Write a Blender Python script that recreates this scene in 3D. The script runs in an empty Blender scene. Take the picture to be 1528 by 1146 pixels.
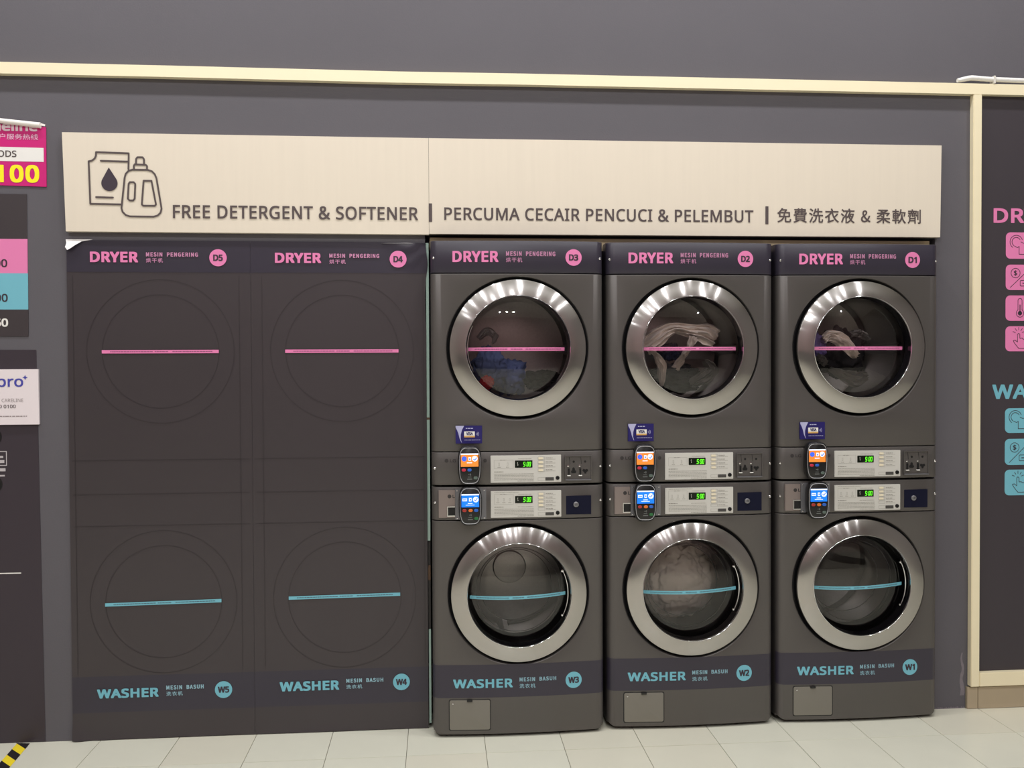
import bpy, bmesh, math, random
from mathutils import Vector, Matrix, noise
random.seed(7)
PI = math.pi
sc = bpy.context.scene
COL = sc.collection

# ------------------------------------------------------------------ camera
F_PX = 1343.24
yaw, pitch, roll = .0809175, .0179831, .0045838
fw = Vector((math.sin(yaw)*math.cos(pitch), math.cos(yaw)*math.cos(pitch), -math.sin(pitch)))
rt = Vector((math.cos(yaw), -math.sin(yaw), 0))
dn = fw.cross(rt)
r2 = rt*math.cos(roll) + dn*math.sin(roll)
d2 = -rt*math.sin(roll) + dn*math.cos(roll)
cam = bpy.data.cameras.new('camera'); camo = bpy.data.objects.new('camera', cam); COL.objects.link(camo)
M = Matrix(((r2.x, -d2.x, -fw.x, 0), (r2.y, -d2.y, -fw.y, -3.631359), (r2.z, -d2.z, -fw.z, 1.453896), (0, 0, 0, 1)))
camo.matrix_world = M
cam.sensor_width = 36; cam.lens = F_PX/1528*36; cam.clip_start = .05; cam.clip_end = 60
sc.camera = camo

# ------------------------------------------------------------------ world, lamps, exposure
w = bpy.data.worlds.new('world'); sc.world = w; w.use_nodes = True
w.node_tree.nodes['Background'].inputs[0].default_value = (.9, .95, 1, 1)
w.node_tree.nodes['Background'].inputs[1].default_value = .15
sc.view_settings.view_transform = 'Standard'; sc.view_settings.look = 'None'
sc.view_settings.gamma = 1; sc.view_settings.use_curve_mapping = False
sc.view_settings.exposure = 0.0
try:
    sc.cycles.use_denoising = True
    sc.cycles.max_bounces = 8; sc.cycles.transparent_max_bounces = 12
    sc.cycles.sample_clamp_indirect = 4; sc.cycles.caustics_reflective = False; sc.cycles.caustics_refractive = False
except Exception: pass
CEIL = 4.3
# (x, y, size, power)
LAMPS = [(-2.6+1.05*k, -.78, .15, 17) for k in range(6)] + [(-2.9+.92*k, -3.4, .10, 19) for k in range(8)] + \
        [(x, -6.7, .11, 26) for x in (-3.1, -.35, .15, .65, 3.6)]
LAMP_COL = (.99, .985, 1)

# ------------------------------------------------------------------ helpers
def srgb(r, g, b):
    f = lambda c: (c/255/12.92) if c/255 <= .04045 else ((c/255+.055)/1.055)**2.4
    return (f(r), f(g), f(b), 1)

MATS = {}
def mat(name, col, rough=.5, metal=0, spec=.5, emit=None, es=1, coat=0, noise_amt=0, noise_scale=20, stretch=(1, 1, 1), bump=0, bump_scale=200, aniso=0):
    if name in MATS: return MATS[name]
    m = bpy.data.materials.new(name); m.use_nodes = True; nt = m.node_tree
    b = nt.nodes['Principled BSDF']
    b.inputs['Base Color'].default_value = col
    b.inputs['Roughness'].default_value = rough; b.inputs['Metallic'].default_value = metal
    b.inputs['Specular IOR Level'].default_value = spec; b.inputs['Coat Weight'].default_value = coat
    b.inputs['Coat Roughness'].default_value = .1
    if emit: b.inputs['Emission Color'].default_value = emit; b.inputs['Emission Strength'].default_value = es
    if noise_amt or bump:
        tc = nt.nodes.new('ShaderNodeTexCoord'); mp = nt.nodes.new('ShaderNodeMapping'); mp.inputs['Scale'].default_value = stretch
        nt.links.new(tc.outputs['Object'], mp.inputs[0])
    if noise_amt:
        n = nt.nodes.new('ShaderNodeTexNoise'); n.inputs['Scale'].default_value = noise_scale; n.inputs['Detail'].default_value = 5
        nt.links.new(mp.outputs[0], n.inputs[0])
        mx = nt.nodes.new('ShaderNodeMix'); mx.data_type = 'RGBA'
        mx.inputs['A'].default_value = tuple(c*(1-noise_amt) for c in col[:3])+(1,)
        mx.inputs['B'].default_value = tuple(min(1, c*(1+noise_amt)) for c in col[:3])+(1,)
        nt.links.new(n.outputs[0], mx.inputs['Factor']); nt.links.new(mx.outputs['Result'], b.inputs['Base Color'])
    if bump:
        n2 = nt.nodes.new('ShaderNodeTexNoise'); n2.inputs['Scale'].default_value = bump_scale; n2.inputs['Detail'].default_value = 3
        nt.links.new(mp.outputs[0], n2.inputs[0])
        bp = nt.nodes.new('ShaderNodeBump'); bp.inputs['Strength'].default_value = bump; bp.inputs['Distance'].default_value = .002
        nt.links.new(n2.outputs[0], bp.inputs['Height']); nt.links.new(bp.outputs[0], b.inputs['Normal'])
    if aniso:
        tg = nt.nodes.new('ShaderNodeTangent'); tg.direction_type = 'RADIAL'; tg.axis = 'Y'
        b.inputs['Anisotropic'].default_value = aniso
        nt.links.new(tg.outputs[0], b.inputs['Tangent']); b.inputs['Anisotropic Rotation'].default_value = .25
    MATS[name] = m
    return m

def glass_mat(name, tint, refl):
    m = bpy.data.materials.new(name); m.use_nodes = True; nt = m.node_tree; nt.nodes.clear()
    o = nt.nodes.new('ShaderNodeOutputMaterial'); t = nt.nodes.new('ShaderNodeBsdfTransparent'); t.inputs[0].default_value = tint
    g = nt.nodes.new('ShaderNodeBsdfGlossy'); g.inputs['Roughness'].default_value = .02; g.inputs[0].default_value = (1, 1, 1, 1)
    fr = nt.nodes.new('ShaderNodeFresnel'); fr.inputs[0].default_value = refl
    mx = nt.nodes.new('ShaderNodeMixShader')
    nt.links.new(fr.outputs[0], mx.inputs[0]); nt.links.new(t.outputs[0], mx.inputs[1]); nt.links.new(g.outputs[0], mx.inputs[2])
    nt.links.new(mx.outputs[0], o.inputs[0])
    return m

WALL = mat('wall_paint', srgb(92, 89, 95), .75, noise_amt=.05, noise_scale=3, bump=.15, bump_scale=160)
CREAM = mat('cream_paint', srgb(243, 231, 198), .45, noise_amt=.03, noise_scale=8)
VINYL = mat('dark_vinyl', srgb(62, 56, 59), .34, noise_amt=.04, noise_scale=6, bump=.06, bump_scale=25)
VINYL_B = mat('band_vinyl', srgb(53, 49, 61), .32, noise_amt=.03, noise_scale=6)
VINYL_L = mat('vinyl_outline', srgb(53, 47, 50), .4)
POSTER_D = mat('poster_dark', srgb(60, 53, 56), .45, noise_amt=.04, noise_scale=5)
PINK = mat('pink_print', srgb(232, 130, 182), .45)
BLUE = mat('blue_print', srgb(116, 186, 204), .45)
DARKINK = mat('dark_ink', srgb(84, 72, 72), .6)
ICONINK = mat('icon_ink', srgb(58, 46, 58), .6)
BANNER = mat('banner_face', srgb(226, 215, 198), .5, noise_amt=.03, noise_scale=5, stretch=(12, 12, .6))
TAN = mat('tan_board', srgb(190, 172, 140), .6, noise_amt=.05)
CAB = mat('cabinet_paint', srgb(92, 88, 86), .36, metal=.35, spec=.5, noise_amt=.03, noise_scale=400)
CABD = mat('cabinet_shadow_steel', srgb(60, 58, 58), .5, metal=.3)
BLACK = mat('black_plastic', srgb(22, 22, 24), .3)
RUBBER = mat('grey_rubber', srgb(44, 44, 48), .5)
def spun_steel():
    m = bpy.data.materials.new('spun_steel'); m.use_nodes = True; nt = m.node_tree; nt.nodes.clear()
    o = nt.nodes.new('ShaderNodeOutputMaterial'); tg = nt.nodes.new('ShaderNodeTangent'); tg.direction_type = 'RADIAL'; tg.axis = 'Y'
    g = nt.nodes.new('ShaderNodeBsdfAnisotropic'); g.inputs['Color'].default_value = (.50, .48, .465, 1)
    g.inputs['Roughness'].default_value = .17; g.inputs['Anisotropy'].default_value = .72; g.inputs['Rotation'].default_value = STEEL_ROT
    nt.links.new(tg.outputs[0], g.inputs['Tangent'])
    h = nt.nodes.new('ShaderNodeBsdfAnisotropic'); h.inputs['Color'].default_value = (.42, .405, .39, 1); h.inputs['Roughness'].default_value = .36
    mx = nt.nodes.new('ShaderNodeMixShader'); mx.inputs[0].default_value = .30
    nt.links.new(g.outputs[0], mx.inputs[1]); nt.links.new(h.outputs[0], mx.inputs[2]); nt.links.new(mx.outputs[0], o.inputs[0])
    return m
STEEL_ROT = 0
STEEL = spun_steel()
CHROME = mat('chrome', (.8, .8, .82, 1), .12, metal=1)
DRUM = mat('drum_steel', (.48, .47, .46, 1), .33, metal=.8, noise_amt=.15, noise_scale=120)
PLATE = mat('keypad_silver', srgb(208, 206, 200), .45, metal=.15)
PLATEL = mat('keypad_print', srgb(140, 136, 128), .6)
BRACKET = mat('bracket_steel', srgb(128, 128, 132), .35, metal=.5)
PINKSTEEL = mat('worn_steel', srgb(150, 138, 134), .35, metal=.5)
NAVY = mat('navy_recess', srgb(10, 13, 38), .6, spec=.2)
WHITE = mat('white_plastic', srgb(238, 236, 232), .4)
CARD = mat('card_white', srgb(236, 226, 230), .35)
MAGENTA = mat('magenta_vinyl', srgb(206, 24, 120), .4, noise_amt=.04, noise_scale=6)
YELLOW = mat('yellow_print', srgb(255, 242, 30), .5)
TILE = mat('floor_tile', srgb(222, 221, 204), .28, noise_amt=.06, noise_scale=5, bump=.03, bump_scale=40)
GROUT = mat('grout', srgb(128, 122, 108), .8)
SKIRT = mat('skirting_tile', srgb(176, 160, 136), .4, noise_amt=.05, noise_scale=9)
ACR = mat('board_edge_pale', srgb(160, 186, 176), .4)
BROWN = mat('brown_mark', srgb(92, 68, 50), .6)
GREENLED = mat('green_digits', srgb(90, 255, 40), .5, emit=srgb(110, 255, 40), es=.8)
DISP = mat('display_black', srgb(12, 20, 12), .2)
ORANGE_S = mat('orange_screen', srgb(230, 130, 40), .3, emit=srgb(225, 130, 60), es=.6)
BLUE_S = mat('blue_screen', srgb(20, 120, 240), .3, emit=srgb(10, 110, 240), es=.7)
WHITE_S = mat('white_screen', srgb(220, 230, 250), .3, emit=srgb(210, 225, 250), es=.75)
CIRC_S = mat('circle_screen', srgb(60, 100, 230), .3, emit=srgb(60, 100, 230), es=.6)
RIM = mat('terminal_rim', srgb(185, 185, 188), .35)
RED = mat('red_key', srgb(200, 40, 70), .4)
REDD = mat('red_key_dull', srgb(170, 50, 45), .4)
ORG = mat('orange_key', srgb(225, 115, 40), .4)
BLU = mat('blue_key', srgb(40, 100, 200), .4)
GRN = mat('green_key', srgb(40, 110, 60), .4)
GRY = mat('grey_key', srgb(90, 105, 98), .4)
VISA_B = mat('sticker_navy', srgb(30, 22, 98), .4)
VISA_L = mat('sticker_swoosh', srgb(180, 180, 215), .4)
GOLD = mat('sticker_gold', srgb(220, 170, 100), .4)
GLASS = glass_mat('door_glass', (.92, .88, .88, 1), 1.6)
GLASS_W = glass_mat('washer_glass', (.93, .91, .90, 1), 1.58)
BOWL = glass_mat('bowl_glass', (.92, .92, .92, 1), 1.45)

def mesh_of(bm, name, mats, smooth=None):
    me = bpy.data.meshes.new(name); bm.to_mesh(me); bm.free()
    for m in (mats if isinstance(mats, (list, tuple)) else [mats]): me.materials.append(m)
    if smooth is not None:
        me.polygons.foreach_set('use_smooth', [True]*len(me.polygons)); me.set_sharp_from_angle(angle=math.radians(smooth))
    return me
def link(name, me, parent=None, loc=(0, 0, 0), kind=None):
    o = bpy.data.objects.new(name, me); COL.objects.link(o); o.location = loc
    if parent: o.parent = parent
    if kind: o['kind'] = kind
    return o
def obj(name, bm, mats, parent=None, loc=(0, 0, 0), smooth=None, kind=None):
    return link(name, mesh_of(bm, name, mats, smooth), parent, loc, kind)
def tag(o, label, cat, group=None):
    o['label'] = label; o['category'] = cat
    if group: o['group'] = group
    return o
def thing(name, label, cat, loc=(0, 0, 0), group=None):
    o = bpy.data.objects.new(name, None); o.empty_display_size = .1; COL.objects.link(o); o.location = loc
    return tag(o, label, cat, group)

def box(bm, x0, x1, y0, y1, z0, z1, mi=0, bev=0):
    g = bmesh.ops.create_cube(bm, size=1)
    bmesh.ops.scale(bm, vec=(x1-x0, y1-y0, z1-z0), verts=g['verts'])
    bmesh.ops.translate(bm, vec=((x0+x1)/2, (y0+y1)/2, (z0+z1)/2), verts=g['verts'])
    fs = {f for v in g['verts'] for f in v.link_faces}
    for f in fs: f.material_index = mi
    if bev:
        es = {e for v in g['verts'] for e in v.link_edges}
        r = bmesh.ops.bevel(bm, geom=list(es), offset=bev, segments=2, affect='EDGES')
        for f in r['faces']: f.material_index = mi
    return bm
def B(*a, **k): return box(bmesh.new(), *a, **k)

def lathe(bm, prof, cx=0, cz=0, n=96, a0=0, a1=2*PI, mi=0):
    """profile of (r, y) turned about the y axis at (cx, cz)"""
    full = abs(a1-a0-2*PI) < 1e-6
    k = n if full else n+1
    rings = []
    for r, y in prof:
        if r < 1e-6: rings.append([bm.verts.new((cx, y, cz))]*k)
        else: rings.append([bm.verts.new((cx+r*math.cos(a0+(a1-a0)*i/n), y, cz+r*math.sin(a0+(a1-a0)*i/n))) for i in range(k)])
    for A, C in zip(rings, rings[1:]):
        for i in range(n):
            j = (i+1) % k
            vs = []
            for v in (A[i], A[j], C[j], C[i]):
                if v not in vs: vs.append(v)
            if len(vs) > 2:
                f = bm.faces.new(vs); f.material_index = mi
    return bm

# flat prints: polygons in the x-z plane facing -y
def poly(bm, pts, y=0, mi=0):
    vs = [bm.verts.new((x, y, z)) for x, z in pts]
    a = sum(pts[i][0]*pts[(i+1) % len(pts)][1]-pts[(i+1) % len(pts)][0]*pts[i][1] for i in range(len(pts)))
    if a < 0: vs.reverse()
    f = bm.faces.new(vs); f.material_index = mi
    return f
def rect(bm, x0, x1, z0, z1, y=0, mi=0): return poly(bm, [(x0, z0), (x1, z0), (x1, z1), (x0, z1)], y, mi)
def disc(bm, cx, cz, r, y=0, n=40, mi=0, rz=None): return poly(bm, [(cx+r*math.cos(2*PI*i/n), cz+(rz or r)*math.sin(2*PI*i/n)) for i in range(n)], y, mi)
def rrect_pts(x0, x1, z0, z1, r, n=6):
    p = []
    for cx, cz, a in ((x1-r, z1-r, 0), (x0+r, z1-r, 90), (x0+r, z0+r, 180), (x1-r, z0+r, 270)):
        for i in range(n+1):
            t = math.radians(a+90*i/n); p.append((cx+r*math.cos(t), cz+r*math.sin(t)))
    return p
def stroke(bm, pts, w, y=0, closed=False, mi=0):
    P = list(pts)+([pts[0]] if closed else [])
    for (x0, z0), (x1, z1) in zip(P, P[1:]):
        L = math.hypot(x1-x0, z1-z0)
        if L < 1e-7: continue
        nx, nz = -(z1-z0)/L*w/2, (x1-x0)/L*w/2
        poly(bm, [(x0+nx, z0+nz), (x1+nx, z1+nz), (x1-nx, z1-nz), (x0-nx, z0-nz)], y, mi)
    for i, (x, z) in enumerate(P): disc(bm, x, z, w/2, y-.00006-.000012*i, 10, mi)
def arc(cx, cz, r, a0, a1, n=16): return [(cx+r*math.cos(math.radians(a0+(a1-a0)*i/n)), cz+r*math.sin(math.radians(a0+(a1-a0)*i/n))) for i in range(n+1)]
def annulus(bm, cx, cz, r, w, y=0, n=96, mi=0): lathe(bm, [(r+w/2, y), (r-w/2, y)], cx, cz, n, mi=mi)

FONT = CJK = None
try:
    import os
    fd = os.path.join(bpy.utils.resource_path('LOCAL'), 'datafiles', 'fonts')   # Blender's own interface fonts
    for key_, fn in (('L', 'NotoSansHebrew-Regular.woff2'), ('C', 'Noto Sans CJK Regular.woff2')):
        p = os.path.join(fd, fn)
        if os.path.exists(p):
            if key_ == 'L': FONT = bpy.data.fonts.load(p)
            else: CJK = bpy.data.fonts.load(p)
except Exception: pass
def text_bm(body, x0, x1, z0, z1, bold=0, y=0, space=1, ref=None, warp=None, builtin=None):
    """lettering fitted to the box x0..x1 and z0..z1; bold = stroke growth as a share of the height"""
    if builtin is None: builtin = any(ord(ch) > 0x2000 for ch in body)
    c = bpy.data.curves.new('t', 'FONT'); c.body = body; c.resolution_u = 3; c.space_character = space
    if not builtin and body.startswith('MESIN') and CJK: c.font = CJK
    elif FONT and not builtin: c.font = FONT
    elif builtin and CJK: c.font = CJK
    o = bpy.data.objects.new('t', c); COL.objects.link(o); bpy.context.view_layer.update()
    dg = bpy.context.evaluated_depsgraph_get()
    me = bpy.data.meshes.new_from_object(o.evaluated_get(dg))
    src = bmesh.new(); src.from_mesh(me); bpy.data.objects.remove(o); bpy.data.curves.remove(c)
    xs = [v.co.x for v in src.verts]; ys = [v.co.y for v in src.verts]; src.free()
    a, b = min(xs), max(xs); lo, hi = ref if ref else (min(ys), max(ys))
    g = bold*(z1-z0)
    bm = bmesh.new()
    offs = [(0, 0)] if not bold else [(g*p, .75*g*q) for p, q in ((-1, -.9), (1, -.9), (1, .9), (-1, .9), (0, -1), (0, 1), (-1, 0), (1, 0), (-.5, -1), (.5, -1), (.5, 1), (-.5, 1))]
    for ci, (dx, dz) in enumerate(offs):
        n0 = len(bm.verts); bm.from_mesh(me); bm.verts.ensure_lookup_table()
        for v in bm.verts[n0:]:
            X = x0+g+(v.co.x-a)/(b-a)*(x1-x0-2*g)+dx; Z = z0+g*.75+(v.co.y-lo)/(hi-lo)*(z1-z0-1.5*g)+dz
            v.co = (X, ((y+warp(X)) if warp else y)-ci*.00004, Z)
    bpy.data.meshes.remove(me)
    return bm
def join(*bms):
    out = bms[0]
    for b in bms[1:]:
        me = bpy.data.meshes.new('x'); b.to_mesh(me); b.free(); out.from_mesh(me); bpy.data.meshes.remove(me)
    return out
def dashes(bm, x0, x1, z, h, y, mi=0, fill=.8, seed=1, warp=None):
    rr = random.Random(seed); x = x0
    while x < x1:
        wd = rr.uniform(1.2, 4.5)*h; e = min(x+wd, x1)
        rect(bm, x, e, z-h/2, z+h/2, y, mi); x = e+h*rr.uniform(.4, .9)
    return bm

# ================================================================== SETTING
def structure(name, bm, m, smooth=None):
    o = obj(name, bm, m, smooth=smooth); o['kind'] = 'structure'; return o
# floor: mortar bed, with the tiles near the machines laid one by one
GX, GY, T = .4695, -.2596, .3
floor = structure('floor', B(-5, 6, -8, .9, -.08, -.004), None)
fm = bpy.data.materials.new('floor_far'); fm.use_nodes = True; nt = fm.node_tree
bk = nt.nodes.new('ShaderNodeTexBrick'); bk.offset = 0; bk.inputs['Scale'].default_value = 1
bk.inputs['Brick Width'].default_value = .3; bk.inputs['Row Height'].default_value = .3; bk.inputs['Mortar Size'].default_value = .0015
bk.inputs['Color1'].default_value = bk.inputs['Color2'].default_value = srgb(220, 218, 200); bk.inputs['Mortar'].default_value = srgb(128, 122, 108)
tc = nt.nodes.new('ShaderNodeTexCoord'); mp = nt.nodes.new('ShaderNodeMapping'); mp.inputs['Location'].default_value = (-GX, -GY, 0)
nt.links.new(tc.outputs['Object'], mp.inputs[0]); nt.links.new(mp.outputs[0], bk.inputs[0])
nt.links.new(bk.outputs[0], nt.nodes['Principled BSDF'].inputs['Base Color']); nt.nodes['Principled BSDF'].inputs['Roughness'].default_value = .3
floor.data.materials[0] = fm
tb = bmesh.new(); box(tb, .001, T-.001, .001, T-.001, -.0035, 0, bev=.0007); tile_me = mesh_of(tb, 'tile', TILE)
tile2 = mat('floor_tile_warm', srgb(220, 217, 199), .3, noise_amt=.06, noise_scale=4, bump=.03, bump_scale=40)
tb = bmesh.new(); box(tb, .001, T-.001, .001, T-.001, -.0035, 0, bev=.0007); tile_me2 = mesh_of(tb, 'tile', tile2)
for i in range(-9, 9):
    for j in range(-12, 2):
        o = link('tile', tile_me if random.random() < .6 else tile_me2, floor, (GX+T*i, GY+T*j-(0 if j < 1 else 0), random.uniform(-.0004, .0001)))
# walls round the room
wb = bmesh.new()
box(wb, -5, -.053, 0, .12, 0, CEIL); box(wb, 2.078, 6, 0, .12, 0, CEIL); box(wb, -.053, 2.078, 0, .12, 1.99, CEIL)
box(wb, -.2, 2.3, .80, .86, 0, 2.1); box(wb, -.2, -.06, .12, .8, 0, 2.1); box(wb, 2.1, 2.3, .12, .8, 0, 2.1)
structure('wall_back', wb, WALL)
structure('wall_left', B(-5.1, -5, -8, .12, 0, CEIL), mat('side_wall', srgb(170, 160, 156), .7))
structure('wall_right', B(6, 6.1, -8, .12, 0, CEIL), mat('side_wall2', srgb(140, 134, 132), .7))
fbm = bmesh.new(); box(fbm, -5, 6, -8.1, -8, 1.35, CEIL)
structure('wall_front', fbm, mat('far_wall', srgb(140, 112, 112), .7))
structure('wall_front_lower', B(-5, 6, -8.1, -8.0, 0, 1.35), mat('far_wall_low', srgb(60, 56, 58), .4))
structure('ceiling', B(-5, 6, -8, .12, CEIL, CEIL+.1), mat('ceiling_paint', srgb(225, 222, 218), .8))
# opening lining above the machines
structure('trim_1', B(-.034, 2.06, .012, .05, 1.93, 1.979), TAN)
# cream trims
def trim(n, *a): return structure('trim_%d' % n, box(bmesh.new(), *a, bev=.002), CREAM)
tbm = bmesh.new()
xs = [-4.9, -1.05, -.16, .35, 2.2, 4.9]; zt = [2.632, 2.6305, 2.627, 2.6295, 2.6295, 2.627]
for k in range(5):
    v = []
    for x, zz in ((xs[k], zt[k]), (xs[k+1], zt[k+1])):
        for yy, z_ in ((-.028, zz-.044), (-.028, zz), (0, zz), (0, zz-.044)): v.append(tbm.verts.new((x, yy, z_)))
    for q in range(4):
        tbm.faces.new((v[q], v[(q+1) % 4], v[4+(q+1) % 4], v[4+q]))
bmesh.ops.remove_doubles(tbm, verts=tbm.verts, dist=1e-5); bmesh.ops.recalc_face_normals(tbm, faces=tbm.faces)
structure('trim_2', tbm, CREAM)
trim(3, 2.228, 2.265, -.028, 0, .099, 2.586)
trim(4, 2.266, 4.9, -.028, 0, .099, .157)
# skirting tiles
bs = structure('baseboard_right', B(2.219, 4.9, -.004, 0, 0, .094), GROUT)
x = 2.221
for k, L in enumerate([.046]+[.298]*8):
    link('skirting_tile', mesh_of(box(bmesh.new(), x, x+L, -.013, -.004, .001, .0925, bev=.0008), 'skirting_tile', SKIRT), bs); x += L+.002
# scuffed paint by the skirting
sb = bmesh.new()
rr = random.Random(3)
L_ = []; R__ = []
for k in range(15):
    z = .055+.013*k; c_ = 2.2055+.004*math.sin(k*.9); hw = (.013-.0007*k)*rr.uniform(.75, 1.05); L_.append((c_-hw, z)); R__.append((c_+hw*.8, z))
for k in range(14): poly(sb, [L_[k], R__[k], R__[k+1], L_[k+1]], -.0004)
for k in range(14):
    a = 2.085+.0095*k; poly(sb, [(a, 0), (a+.010, 0), (a+.009, rr.uniform(.002, .008)), (a+.002, rr.uniform(.002, .01))], -.0006)
link('scuff_mark', mesh_of(sb, 'scuff_mark', mat('scuff', srgb(122, 115, 122), .7, noise_amt=.2, noise_scale=40)), bpy.data.objects['wall_back'])

# ================================================================== CEILING LAMPS
hm = lathe(bmesh.new(), [(.13, 0), (.13, -.018), (.105, -.022), (.10, -.010), (0, -.010)], n=32)
bmesh.ops.rotate(hm, cent=(0, 0, 0), matrix=Matrix.Rotation(-PI/2, 3, 'X'), verts=hm.verts)
bmesh.ops.scale(hm, vec=(1, 1, -1), verts=hm.verts)
hz = [v.co.z for v in hm.verts]
if min(hz) > -1e-6: bmesh.ops.scale(hm, vec=(1, 1, -1), verts=hm.verts)
bmesh.ops.recalc_face_normals(hm, faces=hm.faces)
house = mesh_of(hm, 'housing', WHITE, 40)
ORD = ['first', 'second', 'third', 'fourth', 'fifth', 'sixth', 'seventh', 'eighth']
ROWS = {-.78: 'row closest to the machines', -3.4: 'middle row over the floor', -6.7: 'row farthest from the machines'}
seen_row = {}
for k, (x, y, s, p) in enumerate(LAMPS):
    q_ = seen_row.get(y, 0); seen_row[y] = q_+1
    t = thing('ceiling_light', 'round white ceiling downlight, %s from the left in the %s' % (ORD[q_], ROWS[y]), 'ceiling light', (x, y, CEIL), 'ceiling downlights')
    link('housing', house, t)
    L = bpy.data.lights.new('lamp', 'AREA'); L.shape = 'DISK'; L.size = s; L.energy = p; L.color = LAMP_COL
    lo = bpy.data.objects.new('lamp', L); COL.objects.link(lo); lo.parent = t; lo.location = (0, 0, -.03)

# ================================================================== MACHINES
W2, RC, BOW = .340, .032, .016
def fy(u):
    a = abs(u)
    if a <= W2-RC: return BOW*(a/W2)**2
    y0 = BOW*((W2-RC)/W2)**2; d = min(a-(W2-RC), RC)
    return y0+RC-math.sqrt(max(0, RC*RC-d*d))
FLAT = .298
def side_us(sgn):
    us = [FLAT, .3035, W2-RC]+[W2-RC+RC*math.sin(PI/2*i/8) for i in range(1, 9)]
    return [sgn*u for u in us]
def grid(bm, us, rows, back=None, off=0, mi=0):
    """rows: (z, dy). us in order; skin over the bowed front"""
    cols = [[bm.verts.new((u, fy(u)+dy+off, z)) for z, dy in rows] for u in us]
    if back is not None:
        s = -1 if us[-1] < us[0] else 1
        cols.append([bm.verts.new((us[-1], back, z)) for z, dy in rows])
    for a, b in zip(cols, cols[1:]):
        for k in range(len(rows)-1):
            f = bm.faces.new((a[k], b[k], b[k+1], a[k+1])); f.material_index = mi
def rows(z0, z1, mids=(), e=.0035):
    return [(z0, .007), (z0+.0006, .003), (z0+e*.5, .0008), (z0+e, 0)]+[(m, 0) for m in mids]+[(z1-e, 0), (z1-e*.5, .0008), (z1-.0006, .003), (z1, .007)]
def full_us():
    return [-u for u in reversed([abs(v) for v in side_us(1)])]+[FLAT*i/8 for i in range(-7, 8)]+side_us(1)
def plain_panel(z0, z1, back=.10):
    bm = bmesh.new(); us = full_us(); R = rows(z0, z1)
    grid(bm, us, R, back=back); 
    grid(bm, [-W2, -W2], R) if False else None
    vs0 = [bm.verts.new((-W2, fy(W2)+dy, z)) for z, dy in R]; vs1 = [bm.verts.new((-W2, back, z)) for z, dy in R]
    for k in range(len(R)-1): bm.faces.new((vs1[k], vs0[k], vs0[k+1], vs1[k+1]))
    # top and bottom lids
    for z, flip in ((z0, 1), (z1, 0)):
        loop = [bm.verts.new((u, fy(u)+.007, z)) for u in us]+[bm.verts.new((W2, back, z)), bm.verts.new((-W2, back, z))]
        bm.faces.new(loop)
    bmesh.ops.remove_doubles(bm, verts=bm.verts, dist=1e-5); bmesh.ops.recalc_face_normals(bm, faces=bm.faces)
    return bm
RH = .281
def holed_panel(z0, z1, zc, back=.10, hz=.288):
    bm = bmesh.new()
    for s in (1, -1):
        us = side_us(s); grid(bm, us, rows(z0, z1, (zc-hz, zc, zc+hz)), back=back)
    mid = [FLAT*i/12 for i in range(-12, 13)]
    R = rows(z0, z1, (zc-hz, zc+hz)); lowi = [k for k, r in enumerate(R) if r[0] <= zc-hz+1e-6]; hii = [k for k, r in enumerate(R) if r[0] >= zc+hz-1e-6]
    grid(bm, mid, [R[k] for k in lowi]); grid(bm, mid, [R[k] for k in hii])
    angs = sorted(set([2*PI*i/160 for i in range(160)]+[math.atan2(sz*hz, sx*FLAT) % (2*PI) for sx in (1, -1) for sz in (1, -1)]))
    prof = [(RH-.004, .012), (RH-.002, .004), (RH, .0012), (RH+.003, 0)]
    rings = []
    for r, dy in prof: rings.append([bm.verts.new((r*math.cos(a), fy(r*math.cos(a))+dy, zc+r*math.sin(a))) for a in angs])
    e = []
    for a in angs:
        c, s = math.cos(a), math.sin(a); k = 1/max(abs(c)/FLAT, abs(s)/hz); e.append(bm.verts.new((c*k, fy(c*k), zc+s*k)))
    rings.append(e)
    for A, C in zip(rings, rings[1:]):
        for i in range(len(angs)):
            j = (i+1) % len(angs); bm.faces.new((A[i], A[j], C[j], C[i]))
    bmesh.ops.remove_doubles(bm, verts=bm.verts, dist=2e-5); bmesh.ops.recalc_face_normals(bm, faces=bm.faces)
    # make sure the front faces the room
    for f in bm.faces:
        f.normal_update(); c = f.calc_center_median(); n = f.normal
        bad = n.y > 0 if abs(n.y) > .05 else n.x*c.x < 0
        if bad: f.normal_flip()
    return bm
CACHE = {}
def part(key, name, make, mats, root, smooth=None, parent=None, dx=0, y=0):
    """parts share their mesh between machines; z of the builder is absolute, so shift by the root's height"""
    zoff = ROOTZ[root.name]
    if key not in CACHE:
        bm = make()
        if not parent:
            bmesh.ops.translate(bm, vec=(0, 0, -zoff), verts=bm.verts)
        else: bmesh.ops.translate(bm, vec=(0, 0, -zoff), verts=bm.verts)
        CACHE[key] = mesh_of(bm, name, mats, smooth)
    o = link(name, CACHE[key], parent or root, (dx, y, 0)); return o
ROOTZ = {}

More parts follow.
